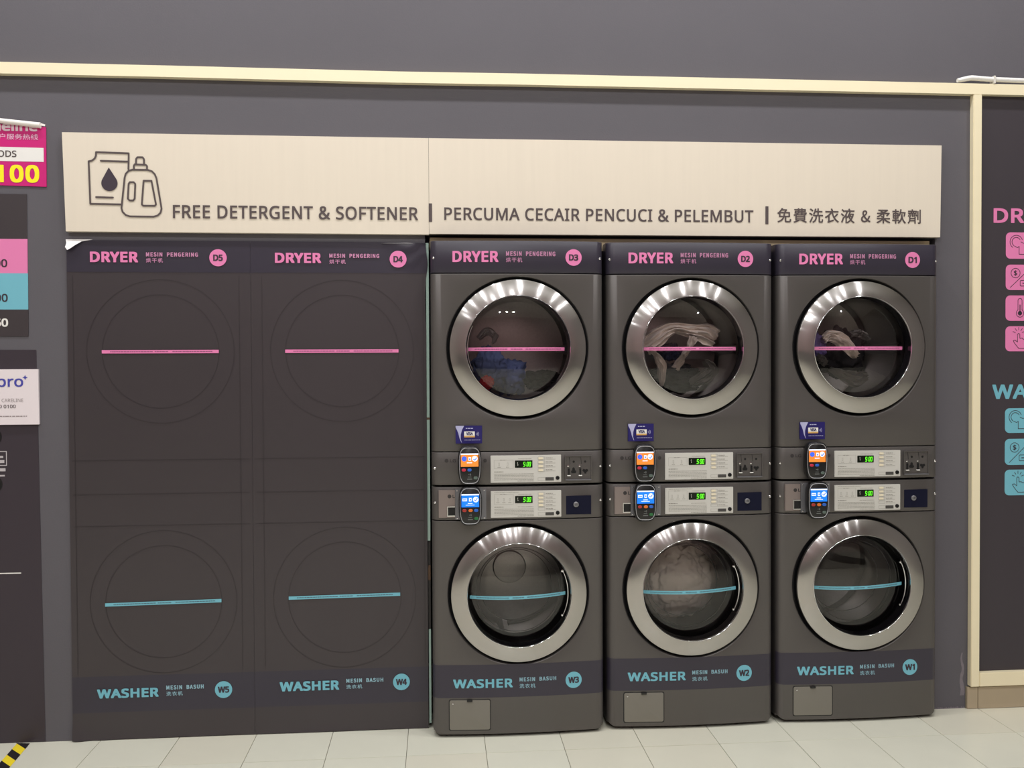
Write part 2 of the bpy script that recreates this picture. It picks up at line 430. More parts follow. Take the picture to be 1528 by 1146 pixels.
def seg_digits(body, x0, x1, z0, z1, y):
    SEG = {'5': 'afgcd', '0': 'abcdef', ':': ''}
    bm = bmesh.new(); w = (x1-x0)/3.35; t = (z1-z0)*.12
    pos = [x0, x0+w*1.18+t*1.3, x0+w*2.36+t*.9]; zm = (z0+z1)/2; g = t*.12; sl = .10
    def q(a, b, c, d):
        poly(bm, [(x+(z-z0)*sl, z) for x, z in ((a, c), (b, c), (b, d), (a, d))], y)
    for ch, px in zip('500', pos):
        w_ = w*.86
        for s in SEG[ch]:
            if s == 'a': q(px, px+w_, z1-t, z1)
            if s == 'g': q(px, px+w_, zm-t/2, zm+t/2)
            if s == 'd': q(px, px+w_, z0, z0+t)
            if s == 'f': q(px, px+t, zm, z1)
            if s == 'b': q(px+w_-t, px+w_, zm, z1)
            if s == 'e': q(px, px+t, z0, zm)
            if s == 'c': q(px+w_-t, px+w_, z0, zm)
    cx = pos[0]+w*1.0
    for zz in (z0+(z1-z0)*.3, z0+(z1-z0)*.7): disc(bm, cx+(zz-z0)*sl, zz, t*.5, y, 8)
    return bm

def keypad(root, z0, z1, washer, tagk):
    """silver programme plate with display, buttons and print"""
    u0, u1 = -.110, .168
    YK = -.0035
    def mk():
        bm = bmesh.new()
        box(bm, u0, u1, YK, .008, z0, z1, bev=.0012)
        return bm
    pl = part('kp'+tagk, 'keypad_plate', mk, PLATE, root)
    y = YK-.0004; h = z1-z0
    def pr():
        bm = bmesh.new(); X = lambda t: u0+(u1-u0)*t; Z = lambda t: z1-h*t
        wl = .0006
        # boxed symbols at left
        zA, zB = (.17, .48) if not washer else (.12, .50)
        stroke(bm, [(X(.05), Z(zA)), (X(.32), Z(zA)), (X(.32), Z(zB)), (X(.05), Z(zB))], wl, y, True)
        dashes(bm, X(.13), X(.22), Z(zA+.0), .002, y-.0001, seed=2)
        for t in ((.12, .24) if not washer else (.10, .185, .27)):
            stroke(bm, [(X(t)-.002, Z(.27)), (X(t)+.002, Z(.27)), (X(t)+.002, Z(.38)), (X(t)-.002, Z(.38))], wl, y, True)
            dashes(bm, X(t)-.006, X(t)+.006, Z(.43), .0018, y, seed=int(t*100))
        if washer: dashes(bm, X(.05), X(.40), Z(.05), .0014, y, seed=5)
        dashes(bm, X(.05), X(.18), Z(.60), .0028, y, seed=7)
        if washer: dashes(bm, X(.38), X(.60), Z(.60), .0018, y, seed=9)
        for k in range(5): dashes(bm, X(.05), X(.61), Z(.68+.053*k), .0016, y, seed=20+k)
        dashes(bm, X(.38), X(.61), Z(.945), .0018, y, seed=40)
        dashes(bm, X(.39), X(.58), Z(.13), .0014, y, seed=41)
        n = 4 if not washer else 5
        for k in range(n):
            zz = .12+.145*k if not washer else .13+.14*k
            if washer and k == 4: zz = .69
            dashes(bm, X(.78), X(.88), Z(zz-.015), .0022, y, seed=50+k); dashes(bm, X(.78), X(.92), Z(zz+.035), .0013, y, seed=60+k)
            stroke(bm, [(X(.67), Z(zz-.05)), (X(.765), Z(zz-.05)), (X(.765), Z(zz+.05)), (X(.67), Z(zz+.05))], .0007, y, True)
        stroke(bm, [(X(.67), Z(.83)), (X(.77), Z(.83)), (X(.77), Z(.93)), (X(.67), Z(.93))], .0008, y, True)
        return bm
    part('kpp'+tagk, 'printed_text', pr, PLATEL, root, parent=pl)
    part('kpb'+tagk, 'start_label', lambda: box(bmesh.new(), u0+(u1-u0)*.775, u0+(u1-u0)*.895, y-.0003, YK+.001, z1-h*.94, z1-h*.82), mat('label_dark', srgb(70, 68, 66), .5), root, parent=pl)
    for k in range(4):
        zz = z1-h*((.12+.145*k) if not washer else (.13+.14*k)); xx = u0+(u1-u0)*.70
        part('kbt%s%d' % (tagk, k), 'button', lambda: box(bmesh.new(), xx-.0065, xx+.0115, YK-.002, YK+.001, zz-.0042, zz+.0042, bev=.0008), mat('button_ivory', srgb(232, 222, 196), .4), root, parent=pl)
    part('klk'+tagk, 'key_lock', lambda: lathe(bmesh.new(), [(.0078, YK), (.0075, YK-.003), (.004, YK-.003), (.003, YK-.001), (0, YK-.001)], u0+(u1-u0)*.948, z1-h*.845, 24), BLACK, root, 30, parent=pl)
    d0, d1 = -.0145, .0545; e1 = z1-h*.19; e0 = e1-.0285
    part('kds'+tagk, 'display', lambda: box(bmesh.new(), d0, d1, YK-.0015, YK+.001, e0, e1, bev=.0008), DISP, root, parent=pl)
    part('kdg'+tagk, 'display_digits', lambda: seg_digits('500', d0+.032, d1-.008, e0+.0045, e1-.0055, YK-.0019), GREENLED, root, parent=pl)
    def sy():
        bm = bmesh.new(); stroke(bm, [(d0+.0085, e0+.018), (d0+.011, e0+.022), (d0+.0105, e0+.009), (d0+.013, e0+.012)], .001, YK-.0018); return bm
    part('kds2'+tagk, 'display_symbol', sy, PLATE, root, parent=pl)

def screws(root, zs, key):
    for k, z in enumerate(zs):
        for s in (-1, 1):
            u = .328*s
            part('screw%s%d%d' % (key, k, s), 'screw', lambda: lathe(bmesh.new(), [(.0048, fy(u)+.001), (.0044, fy(u)-.003), (.002, fy(u)-.0045), (0, fy(u)-.0047)], u, z, 14), CHROME, root, 50)

def band_text(root, word, sub, han, badge, colr, zb, parent, key):
    """lettering on the sticker band; zb gives the vertical placing"""
    warp = fy; y = -.0012
    (a0, a1, b0, b1), (c0, c1, e0, e1), (h0, h1, g0, g1), (cu, cz) = zb
    part(key+'w', 'lettering', lambda: text_bm(word, a0, a1, b0, b1, .058, y, 1.08, warp=warp), colr, root, parent=parent)
    light = mat('sub_'+key, {'d': srgb(190, 130, 165), 'w': srgb(140, 180, 195)}[key], .5)
    part(key+'s', 'lettering', lambda: text_bm(sub, c0, c1, e0, e1, .055, y, 1.1, warp=warp), light, root, parent=parent)
    part(key+'h', 'lettering', lambda: text_bm(han, h0, h1, g0, g1, .018, y, 1.1, warp=warp), light, root, parent=parent)
    def bd():
        bm = bmesh.new(); disc(bm, cu, cz, .0325, 0, 48)
        for v in bm.verts: v.co.y = fy(v.co.x)-.0012
        return bm
    # a fan so the badge follows the curve
    def bd2():
        bm = bmesh.new(); c = bm.verts.new((cu, fy(cu)-.0012, cz)); ps = [bm.verts.new((cu+.0325*math.cos(t), fy(cu+.0325*math.cos(t))-.0012, cz+.0325*math.sin(t))) for t in [2*PI*i/48 for i in range(48)]]
        for i in range(48): bm.faces.new((c, ps[i], ps[(i+1) % 48]))
        return bm
    part(key+'bg', 'number_badge', bd2, colr, root, parent=parent)
    wd = .0185 if badge[0] == 'D' else .0215
    o = part(key+'n'+badge, 'badge_number', lambda: text_bm(badge, cu-wd, cu+wd, cz-.0125, cz+.0125, .06, -.0019, warp=warp), ICONINK, root, parent=parent)

def door(root, zc, washer, glassm, stripe, key):
    C = dict(cx=0, cz=zc)
    d = part(key+'dr', 'door', lambda: lathe(bmesh.new(), [(.262, .010), (.2675, .004), (.2675, -.004), (.2664, -.0075), (.2645, -.0088), (.2075, -.0225), (.2055, -.0225), (.2045, -.019)], 0, zc, 160), STEEL, root, 25)
    # black well behind the ring
    part(key+'wl', 'door_well', lambda: lathe(bmesh.new(), [(RH+.002, .020), (RH-.005, .013), (.262, .022), (.20, .030)], 0, zc, 96), BLACK, root, 40)
    part(key+'cl', 'chrome_lip', lambda: lathe(bmesh.new(), [(.2065, -.021), (.2058, -.0245), (.2045, -.0252), (.2030, -.0235), (.2025, -.018)], 0, zc, 128), CHROME, root, 60, parent=d)
    part(key+'bz', 'inner_bezel', lambda: lathe(bmesh.new(), [(.2032, -.018), (.2015, -.004), (.2000, .012), (.199, .024), (.202, .026)], 0, zc, 96), mat('bezel_black', srgb(16, 15, 18), .12), root, 60, parent=d)
    sag = .022; Rg = (.199**2+sag**2)/(2*sag); yg = .023
    def gy(x, z): return yg+(Rg-sag)-math.sqrt(Rg*Rg-x*x-z*z)
    part(key+'gl', 'door_glass', lambda: lathe(bmesh.new(), [(r, gy(r, 0)) for r in (.199, .19, .18, .16, .14, .12, .1, .08, .06, .04, .02, 0)], 0, zc, 96), glassm, root, 80, parent=d)
    if washer:
        part(key+'bw', 'glass_bowl', lambda: lathe(bmesh.new(), [(.192, .036), (.182, .05), (.170, .075), (.158, .11), (.148, .15), (.14, .165), (.12, .172), (0, .176)], 0, zc, 80), BOWL, root, 60, parent=d)
        for r_, y_ in ((.170, .074), (.149, .149)):
            part(key+'br%g' % r_, 'bowl_rim_highlight', lambda: lathe(bmesh.new(), [(r_, y_), (r_-.0018, y_-.0012), (r_-.003, y_+.001)], 0, zc, 80), mat('rim_highlight', srgb(150, 150, 150), .1, metal=.6), root, 60, parent=d)  # thin pale metallic rings added to draw the highlights on the bowl's glass edges
    # printed stripe across the glass
    def st(dz0, dz1, tilt, arch, u0, u1, off):
        bm = bmesh.new(); n = 40; a = []; b = []
        for i in range(n+1):
            x = u0+(u1-u0)*i/n; zz = tilt*x/.19+arch*(1-(x/.19)**2)
            a.append(bm.verts.new((x, gy(x, zz)-off, zc+zz+dz0))); b.append(bm.verts.new((x, gy(x, zz)-off, zc+zz+dz1)))
        for i in range(n): bm.faces.new((a[i], a[i+1], b[i+1], b[i]))
        return bm
    if washer: tilt, arch, u0, u1 = .004, -.006, -.193, .186; zo = -.008
    else: tilt, arch, u0, u1 = .0, 0, -.195, .186; zo = -.004
    s = part(key+'st', 'door_stripe', lambda: st(zo-.0068, zo+.0068, tilt, arch, u0, u1, .0012), stripe, root, parent=d)
    def micro():
        bm = bmesh.new(); rr = random.Random(4); x = u0+.026
        while x < u1-.022:
            e = x+rr.uniform(.003, .012)
            m = (x-u0)/(u1-u0)
            if not (.40 < m < .43 or .56 < m < .59):
                P = []
                for xx, dz in ((x, zo-.0018), (e, zo-.0018), (e, zo+.0018), (x, zo+.0018)):
                    zz = tilt*xx/.19+arch*(1-(xx/.19)**2); P.append(bm.verts.new((xx, gy(xx, zz)-.0018, zc+zz+dz)))
                bm.faces.new(P)
            x = e+.0015
        return bm
    part(key+'mi', 'stripe_print', micro, mat('micro_'+key, srgb(80, 120, 135) if washer else srgb(160, 84, 126), .5), root, parent=d)
    if washer:
        part(key+'hd', 'door_handle', lambda: arc_tube(zc, .195, -27, 27, .0032, .003), CHROME, root, 60, parent=d)
        for a in (-27, 27):
            part(key+'hs%d' % a, 'handle_screw', lambda: lathe(bmesh.new(), [(.0055, .006), (.005, -.001), (0, -.002)], .193*math.cos(math.radians(a)), zc+.193*math.sin(math.radians(a)), 14), CHROME, root, 60, parent=d)
    else:
        part(key+'hd', 'door_handle', lambda: arc_tube(zc, .1985, 154, 206, .0036, -.004), CHROME, root, 60, parent=d)
    return d
def arc_tube(zc, r, a0, a1, t, y, n=30):
    bm = bmesh.new(); rings = []
    for i in range(n+1):
        a = math.radians(a0+(a1-a0)*i/n); tt = t*(.55+.45*math.sin(PI*i/n))
        rings.append([bm.verts.new(((r+tt*math.cos(q))*math.cos(a), y+tt*math.sin(q), zc+(r+tt*math.cos(q))*math.sin(a))) for q in [2*PI*k/8 for k in range(8)]])
    for A, C in zip(rings, rings[1:]):
        for k in range(8): bm.faces.new((A[k], A[(k+1) % 8], C[(k+1) % 8], C[k]))
    bm.faces.new(rings[0]); bm.faces.new(rings[-1])
    return bm

def drum(root, zc, washer, key):
    if washer:
        part(key+'gk', 'door_gasket', lambda: lathe(bmesh.new(), [(.204, .028), (.200, .05), (.190, .075), (.198, .09), (.188, .11), (.19, .13)], 0, zc, 72), RUBBER, root, 60)
        dm = part(key+'dm', 'drum', lambda: lathe(bmesh.new(), [(.19, .13), (.205, .135), (.25, .145), (.25, .47), (.235, .485), (.075, .495), (.070, .484), (0, .482)], 0, zc, 72), DRUM, root, 40)
    else:
        dm = part(key+'dm', 'drum', lambda: lathe(bmesh.new(), [(.204, .030), (.203, .06), (.26, .085), (.26, .47), (.245, .485), (0, .487)], 0, zc, 72), DRUM, root, 40)
    for k in range(3):
        a = math.radians((262 if washer else 120)+120*k); R = .25 if washer else .26; LH = .034 if washer else .055
        def lf():
            bm = bmesh.new(); P = []
            for y, h, w in ((.16, .02, .03), (.19, LH, .022), (.42, LH, .022), (.46, .02, .03)):
                row = []
                for q, rr_ in ((-w, R-.001), (-w*.45, R-h), (w*.45, R-h), (w, R-.001)):
                    tx, tz = -math.sin(a), math.cos(a)
                    row.append(bm.verts.new((rr_*math.cos(a)+q*tx, y, zc+rr_*math.sin(a)+q*tz)))
                P.append(row)
            for A, C in zip(P, P[1:]):
                for i in range(3): bm.faces.new((A[i], A[i+1], C[i+1], C[i]))
            bm.faces.new(P[0]); bm.faces.new(P[-1]); bmesh.ops.recalc_face_normals(bm, faces=bm.faces)
            return bm
        part(key+'lf%d' % k, 'drum_lifter', lf, DRUM, root, parent=dm)
    return dm

def body(root, z0, z1, key):
    def mk():
        bm = bmesh.new(); w = W2-.002
        for a in ((-w, -w+.004, .05, .62, z0, z1), (w-.004, w, .05, .62, z0, z1), (-w, w, .616, .62, z0, z1), (-w, w, .05, .62, z0, z0+.004), (-w, w, .05, .62, z1-.004, z1)): box(bm, *a)
        return bm
    part(key+'bd', 'cabinet', mk, CAB, root)

def strip_front(z0, z1, off=-.0006, dz=0):
    bm = bmesh.new(); us = full_us()
    a = [bm.verts.new((u, fy(u)+off, z0-dz*(1-(u/W2)**2))) for u in us]; b = [bm.verts.new((u, fy(u)+off, z1-dz*(1-(u/W2)**2))) for u in us]
    for i in range(len(us)-1): bm.faces.new((a[i], a[i+1], b[i+1], b[i]))
    return bm

def ring_frame(x0, x1, z0, z1, t, y0, y1):
    bm = bmesh.new(); box(bm, x0, x1, y0, y1, z0, z0+t); box(bm, x0, x1, y0, y1, z1-t, z1); box(bm, x0, x0+t, y0, y1, z0+t, z1-t); box(bm, x1-t, x1, y0, y1, z0+t, z1-t); return bm
def hatch():
    bm = bmesh.new(); P = rrect_pts(-.276, -.116, .031, .150, .007, 4)
    lay = []
    for k, (y, sh) in enumerate(((.016, 0), (.0075, 0), (.0015, .0012), (.001, .003))):
        lay.append([bm.verts.new((x+(sh if x < -.196 else -sh), y+fy(x)-.0035, z+(sh if z < .09 else -sh))) for x, z in P])
    for A, C in zip(lay, lay[1:]):
        for i in range(len(P)): j = (i+1) % len(P); bm.faces.new((A[i], A[j], C[j], C[i]))
    bm.faces.new(lay[-1]); bmesh.ops.recalc_face_normals(bm, faces=bm.faces); return bm
POS = [(.309, -.120, '3'), (1.007, -.105, '2'), (1.7075, -.100, '1')]
WHERE = {'3': 'beside the dark panels', '2': 'in mid row', '1': 'at the right end'}
ZS = .992
for ix, (X, Y, N) in enumerate(POS):
    # ---------------- washer
    t = thing('washing_machine', 'dark grey front-loading washer, blue W%s badge, below the dryer %s' % (N, WHERE[N]), 'washing machine', (X, Y, 0), 'stacked washers and dryers')
    ROOTZ[t.name] = 0
    body(t, .02, .986, 'w')
    part('wkick', 'plinth', lambda: B(-.30, .30, .05, .60, 0, .022), BLACK, t)
    def base_round():
        bm = holed_panel(.012, .8565, .564)
        for v in bm.verts:
            if v.co.z < .06 and abs(v.co.x) > .300: v.co.z = max(v.co.z, .012+.020*((abs(v.co.x)-.300)/.040)**2)
        return bm
    fp = part('wfp', 'front_panel', base_round, CAB, t, 35)
    bd = part('wband', 'sticker_band', lambda: strip_front(.158, .288), VINYL_B, t, 60)
    band_text(t, 'WASHER', 'MESIN  BASUH', '洗衣机', 'W'+N, BLUE, ((-.261, -.0265, .196, .232), (0, .146, .2185, .2345), (0, .063, .192, .209), (.216, .216)), bd, 'w')
    part('wfas', 'fascia', lambda: plain_panel(.8585, .9885), CAB, t, 35)
    drum(t, .564, True, 'w')
    door(t, .564, True, GLASS_W, BLUE, 'w')
    keypad(t, .8667, .9715, True, 'w')
    br = part('wbr', 'terminal_bracket', lambda: B(-.2485, -.1275, -.0005, .012, .8615, .982, bev=.001), BRACKET, t)
    for (a, b) in ((-.241, .976), (-.135, .976), (-.241, .868), (-.135, .868)):
        part('wbrs%g%g' % (a, b), 'bracket_screw', lambda: lathe(bmesh.new(), [(.003, -.0005), (.0028, -.002), (0, -.0025)], a, b, 12), CHROME, t, 50, parent=br)
    pp = part('wpp', 'detergent_plate', lambda: B(-.313, -.249, .004, .02, .869, .9775, bev=.001), PINKSTEEL, t)
    def frame():
        bm = bmesh.new(); box(bm, -.280, -.2495, .001, .014, .8735, .878); box(bm, -.280, -.2495, .001, .014, .910, .914); box(bm, -.280, -.277, .001, .014, .878, .910); return bm
    part('wpf', 'slot_frame', frame, CHROME, t, parent=pp)
    part('wps', 'slot', lambda: B(-.277, -.2495, .0025, .013, .878, .910), BLACK, t, parent=pp)
    def logo():
        return (text_bm('LG', -.259, -.236, .9465, .9595, .04, .0034))
    part('wld', 'logo_disc', lambda: (lambda b: (disc(b, -.271, .953, .0075, .0034, 24), b)[1])(bmesh.new()), mat('logo_dark', srgb(52, 48, 48), .5), t, parent=pp)
    part('wlg', 'maker_logo', logo, mat('logo_dark', srgb(52, 48, 48), .5), t, parent=pp)
    # blue lock recess
    bz = part('wbz', 'lock_box_frame', lambda: ring_frame(.185, .291, .871, .9505, .003, -.003, .014), mat('box_frame', srgb(112, 112, 114), .35, metal=.3), t)
    part('wnb', 'lock_box_panel', lambda: B(.188, .288, .0045, .018, .874, .9475), NAVY, t, parent=bz)
    part('wlk', 'lock_cylinder', lambda: lathe(bmesh.new(), [(.0105, .006), (.0105, -.001), (.008, -.0025), (.0045, -.0025), (.004, .001), (0, .001)], .2275, .9135, 24), BRACKET, t, 40, parent=bz)
    screws(t, (.9275,), 'w')
    # drain hatch
    ht = part('wht', 'filter_hatch', lambda: hatch(), mat('hatch_grey', srgb(128, 124, 116), .4, metal=.3), t, 40)
    def gap():
        bm = bmesh.new(); P = rrect_pts(-.2785, -.1135, .0285, .1525, .008, 4); ctr = bm.verts.new((-.196, fy(.196)-.0008, .0905)); ps = [bm.verts.new((x, fy(x)-.0008, z)) for x, z in P]
        for i in range(len(ps)): bm.faces.new((ctr, ps[i], ps[(i+1) % len(ps)]))
        return bm
    part('whg', 'hatch_gap', gap, BLACK, t, parent=ht)
    part('whs', 'hatch_screw', lambda: lathe(bmesh.new(), [(.0028, fy(.259)-.0035), (0, fy(.259)-.0050)], -.262, .136, 10), CHROME, t, 50, parent=ht)
    part('whl', 'hatch_latch', lambda: B(-.207, -.186, -.001, .006, .1435, .1515), BLACK, t, parent=ht)
    # ---------------- dryer
    t = thing('tumble_dryer', 'dark grey tumble dryer, pink D%s badge, stack %s' % (N, WHERE[N]), 'dryer', (X, Y, ZS), 'stacked washers and dryers')
    ROOTZ[t.name] = ZS
    body(t, ZS+.002, 1.948, 'd')
    tb_ = part('dtop', 'top_band', lambda: plain_panel(1.8245, 1.951), VINYL_B, t, 35)
    band_text(t, 'DRYER', 'MESIN  PENGERING', '烘干机', 'D'+N, PINK, ((-.254, -.075, 1.8665, 1.9095), (-.0455, .149, 1.8905, 1.9085), (-.0455, .018, 1.866, 1.8845), (.2215, 1.8865)), tb_, 'd')
    part('dfp', 'front_panel', lambda: holed_panel(1.1275, 1.8225, 1.531), CAB, t, 35)
    part('dfas', 'fascia', lambda: plain_panel(.9955, 1.1255), CAB, t, 35)
    drum(t, 1.531, False, 'd')
    door(t, 1.531, False, GLASS, PINK, 'd')
    keypad(t, 1.004, 1.111, False, 'd')
    screws(t, (1.062, 1.8835), 'd')
    # coin slot panel
    def cp():
        bm = bmesh.new(); ring = ring_frame(.183, .290, 1.0085, 1.1065, .0035, -.002, .006)
        box(ring, .1865, .2865, .0015, .010, 1.012, 1.103); bm.free(); return ring
    c = part('dcp', 'coin_panel', cp, CAB, t)
    part('dcs', 'coin_shelf', lambda: B(.185, .288, -.006, .006, 1.009, 1.0135, bev=.001), BRACKET, t, parent=c)
    def m1(o):
        bm = bmesh.new(); stroke(bm, [(o-.001, 1.101), (o+.002, 1.073)], .0015, .0010); return bm
    def m2(o):
        bm = bmesh.new(); disc(bm, o+.0165, 1.0825, .0045, .0010, 14); return bm
    def m3(up):
        bm = bmesh.new(); y = .0010
        if up: P = [(.2075, 1.041), (.2105, 1.037), (.2250, 1.037), (.2280, 1.041), (.2280, 1.046), (.2235, 1.049), (.2225, 1.057), (.2178, 1.061), (.2131, 1.057), (.2121, 1.049), (.2075, 1.046)]
        else: P = [(.2535, 1.050), (.2575, 1.054), (.2645, 1.051), (.2715, 1.054), (.2755, 1.050), (.2755, 1.045), (.2690, 1.041), (.2680, 1.035), (.2610, 1.035), (.2600, 1.041), (.2535, 1.045)]
        poly(bm, P, y); return bm
    for k, o in enumerate((.202, .2475)):
        part('dma%d' % k, 'slot_line', lambda: m1(o), BLACK, t, parent=c)
        part('dmb%d' % k, 'coin_hole', lambda: m2(o), BLACK, t, parent=c)
        part('dmc%d' % k, 'coin_symbol', lambda: m3(k == 0), BLACK, t, parent=c)
    for k, o in enumerate((.199, .2445)):
        part('dsl%d' % k, 'coin_slot', lambda: B(o-.0033, o+.0033, -.002, .003, 1.030, 1.0565), BLACK, t, parent=c)
        part('dst%d' % k, 'slot_lip', lambda: B(o-.0065, o+.0065, -.005, .003, 1.0265, 1.030, bev=.0005), WHITE, t, parent=c)
        part('dsr%d' % k, 'slot_rivet', lambda: lathe(bmesh.new(), [(.0042, .002), (.004, -.002), (0, -.003)], o-.003, 1.0665, 12), CHROME, t, 50, parent=c)
    def lg():
        return (text_bm('LG', -.268, -.245, 1.086, 1.098, .04, -.0005, warp=fy))
    for k_, (cu_, r_) in enumerate(((-.2815, .0075), (-.131, .0065))):
        part('dld%d' % k_, 'logo_disc', lambda: (lambda b: (disc(b, cu_, 1.092, r_, fy(cu_)-.0010, 24), b)[1])(bmesh.new()), mat('logo_dark', srgb(52, 48, 48), .5), t)
    part('dlg', 'maker_logo', lg, mat('logo_dark', srgb(52, 48, 48), .5), t)
    # contactless payment sticker
    dxs = {'3': 0, '2': -.013, '1': -.007}[N]
    def vs():
        bm = B(-.2455, -.1425, .0, .009, 1.1595, 1.2285); return bm
    s = part('dvs', 'payment_sticker', vs, VISA_B, t, dx=dxs, y=-.0005)
    def sw():
        bm = bmesh.new(); y = -.0005
        L = [(-.2455, 1.2285), (-.2125, 1.2285)]; pts = [(-.2125, 1.2285), (-.221, 1.212), (-.2255, 1.195), (-.226, 1.178), (-.2215, 1.1620)]
        inner = [(-.2235, 1.1640), (-.2305, 1.180), (-.2345, 1.197), (-.2395, 1.211), (-.2455, 1.222)]
        allp = [(-.2455, 1.2285)]+pts+inner
        bm2 = bmesh.new()
        prs = list(zip([(-.2455, 1.2285)]+pts[0:0], []))
        # ribbons between outer and inner curve
        A = pts; C = list(reversed(inner))
        for i in range(4): poly(bm, [A[i], A[i+1], C[i+1], C[i]], y)
        poly(bm, [(-.2455, 1.2285), A[0], C[0]], y)
        bm2.free(); return bm
    part('dvw', 'sticker_swoosh', sw, VISA_L, t, parent=s)
    part('dvg', 'sticker_plaque', lambda: B(-.2125, -.171, -.0010, .0005, 1.1835, 1.2065), GOLD, t, parent=s)
    part('dvh', 'sticker_plaque', lambda: B(-.2125, -.171, -.0014, .0005, 1.1895, 1.2065), WHITE, t, parent=s)
    def vt():
        return text_bm('VISA', -.2045, -.1785, 1.1925, 1.2035, .06, -.0019)
    part('dvt', 'lettering', vt, VISA_B, t, parent=s)
    def vd():
        bm = bmesh.new(); dashes(bm, -.206, -.178, 1.2185, .0032, -.0005, seed=3); dashes(bm, -.211, -.150, 1.173, .0022, -.0005, seed=4)
        return bm
    for r in (.004, .008, .012):
        part('dvr%g' % r, 'wave_mark', lambda: (lambda b: (stroke(b, arc(-.168, 1.196, r, -40, 40, 8), .0015, -.0005), b)[1])(bmesh.new()), VISA_L, t, parent=s)
    part('dvd', 'sticker_print', vd, VISA_L, t, parent=s)

# ---------------- payment terminals
def terminal(X, Y, dx, z, washer, N):
    where = {'3': 'beside the dark panels', '2': 'in mid row', '1': 'at the right end'}[N]
    kind = 'washer' if washer else 'dryer'
    lab = ('black oval card terminal with %s screen on the %s %s' % ('blue' if washer else 'orange', kind, where))
    t = thing('card_terminal', lab, 'card terminal', (X+dx, Y, z), 'card terminals on the machines')
    k = 'tw' if washer else 'td'
    ROOTZ[t.name] = 0
    def sh(w0, w1, h, n=44):
        """rounded tall outline, wider at the top than at the bottom"""
        P = []
        for i in range(n):
            a = 2*PI*i/n; c, s_ = math.cos(a), math.sin(a); e = .52
            x = math.copysign(abs(c)**e, c); zz = math.copysign(abs(s_)**.62, s_)
            ww = w0+(w1-w0)*(zz+1)/2; P.append((x*ww, zz*h))
        return P
    def shell():
        bm = bmesh.new(); lay = []
        for y, f in ((-.001, .90), (-.008, .96), (-.018, .99), (-.030, 1), (-.036, .985), (-.039, .955), (-.040, .93)):
            lay.append([bm.verts.new((x*f, y, zz*(1-(1-f)*.6))) for x, zz in sh(.0440, .0462, .0758)])
        for A, C in zip(lay, lay[1:]):
            for i in range(len(A)): j = (i+1) % len(A); bm.faces.new((A[i], A[j], C[j], C[i]))
        bm.faces.new(lay[-1]); bm.faces.new(list(reversed(lay[0]))); bmesh.ops.recalc_face_normals(bm, faces=bm.faces); return bm
    b = part('t_body', 'terminal_body', shell, BLACK, t, 40)
    def rim():
        bm = bmesh.new(); O = sh(.0398, .0422, .0700); I = sh(.0373, .0396, .0672); M_ = sh(.0386, .0409, .0686)
        L = [[bm.verts.new((x, y, zz)) for x, zz in Q] for Q, y in ((O, -.0392), (M_, -.0418), (I, -.0398))]
        for A, C in zip(L, L[1:]):
            for i in range(len(A)): j = (i+1) % len(A); bm.faces.new((A[i], A[j], C[j], C[i]))
        bmesh.ops.recalc_face_normals(bm, faces=bm.faces); return bm
    part('t_rim', 'rim', rim, RIM, t, 60)
    sc_ = part(k+'_sc', 'screen', lambda: B(-.0345, .0335, -.0412, -.038, -.0035, .0475), BLUE_S if washer else ORANGE_S, t)
    y = -.0416
    part(k+'_bar', 'screen_bar', lambda: B(-.0345, .0335, y, -.041, .0425, .0475), WHITE_S, t, parent=sc_)
    def icons():
        bm = bmesh.new()
        if washer:
            rect(bm, -.031, -.013, .020, .031, y); rect(bm, -.0055, .0045, .019, .033, y); disc(bm, .0205, .026, .0108, y, 24)
            rect(bm, -.010, .008, .010, .0125, y); rect(bm, -.018, .016, .004, .006, y)
        else:
            rect(bm, -.005, .005, .020, .0335, y); disc(bm, .0195, .0275, .0108, y, 24); rect(bm, -.011, .009, .010, .0135, y)
        return bm
    part(k+'_ic', 'screen_icon', icons, WHITE_S, t, parent=sc_)
    def ic2():
        bm = bmesh.new()
        if not washer: disc(bm, -.0215, .027, .0098, y, 24)
        stroke(bm, [(.015, .025), (.0195, .0215), (.0265, .031)], .003, y-.0002)
        if washer: stroke(bm, [(-.028, .0255), (-.016, .0255)], .003, y-.0002)
        rect(bm, -.0025, .0025, .023, .0285, y-.0002)
        return bm
    part(k+'_i2', 'screen_icon', ic2, CIRC_S, t, parent=sc_)
    keys = ((-.023, -.0165, REDD), (.0005, -.0165, ORG), (.022, -.0165, BLU)) if washer else ((-.023, -.0165, RED), (-.001, -.0165, BLU))
    def key(cx, cz, m, n):
        def mk():
            bm = bmesh.new(); P = rrect_pts(-.0082, .0082, -.0055, .0055, .0052, 4); L = [[bm.verts.new((cx+x*f, yy, cz+zz*f)) for x, zz in P] for yy, f in ((-.039, 1), (-.0418, .97), (-.0426, .8))]
            for A, C in zip(L, L[1:]):
                for i in range(len(A)): j = (i+1) % len(A); bm.faces.new((A[i], A[j], C[j], C[i]))
            bm.faces.new(L[-1]); bmesh.ops.recalc_face_normals(bm, faces=bm.faces); return bm
        part(k+'_k%d' % n, 'key', mk, m, t, 30)
    for n, (cx, cz, m) in enumerate(keys): key(cx, cz, m, n)
    key(.0225, -.0475, {True: GRN, False: GRY}[washer and N != '1'], 7 if washer and N != '1' else 8)
    def pr():
        bm = bmesh.new(); y_ = -.0403
        for r in (.002, .004, .006): stroke(bm, arc(-.002, -.034, r, -45, 45, 6), .0011, y_)
        disc(bm, -.004, -.034, .0016, y_, 8); rect(bm, -.008, .006, -.0445, -.043, y_); rect(bm, -.010, .009, -.053, -.0505, y_)
        return bm
    part('t_pr', 'terminal_print', pr, mat('terminal_grey', srgb(120, 124, 124), .5), t)
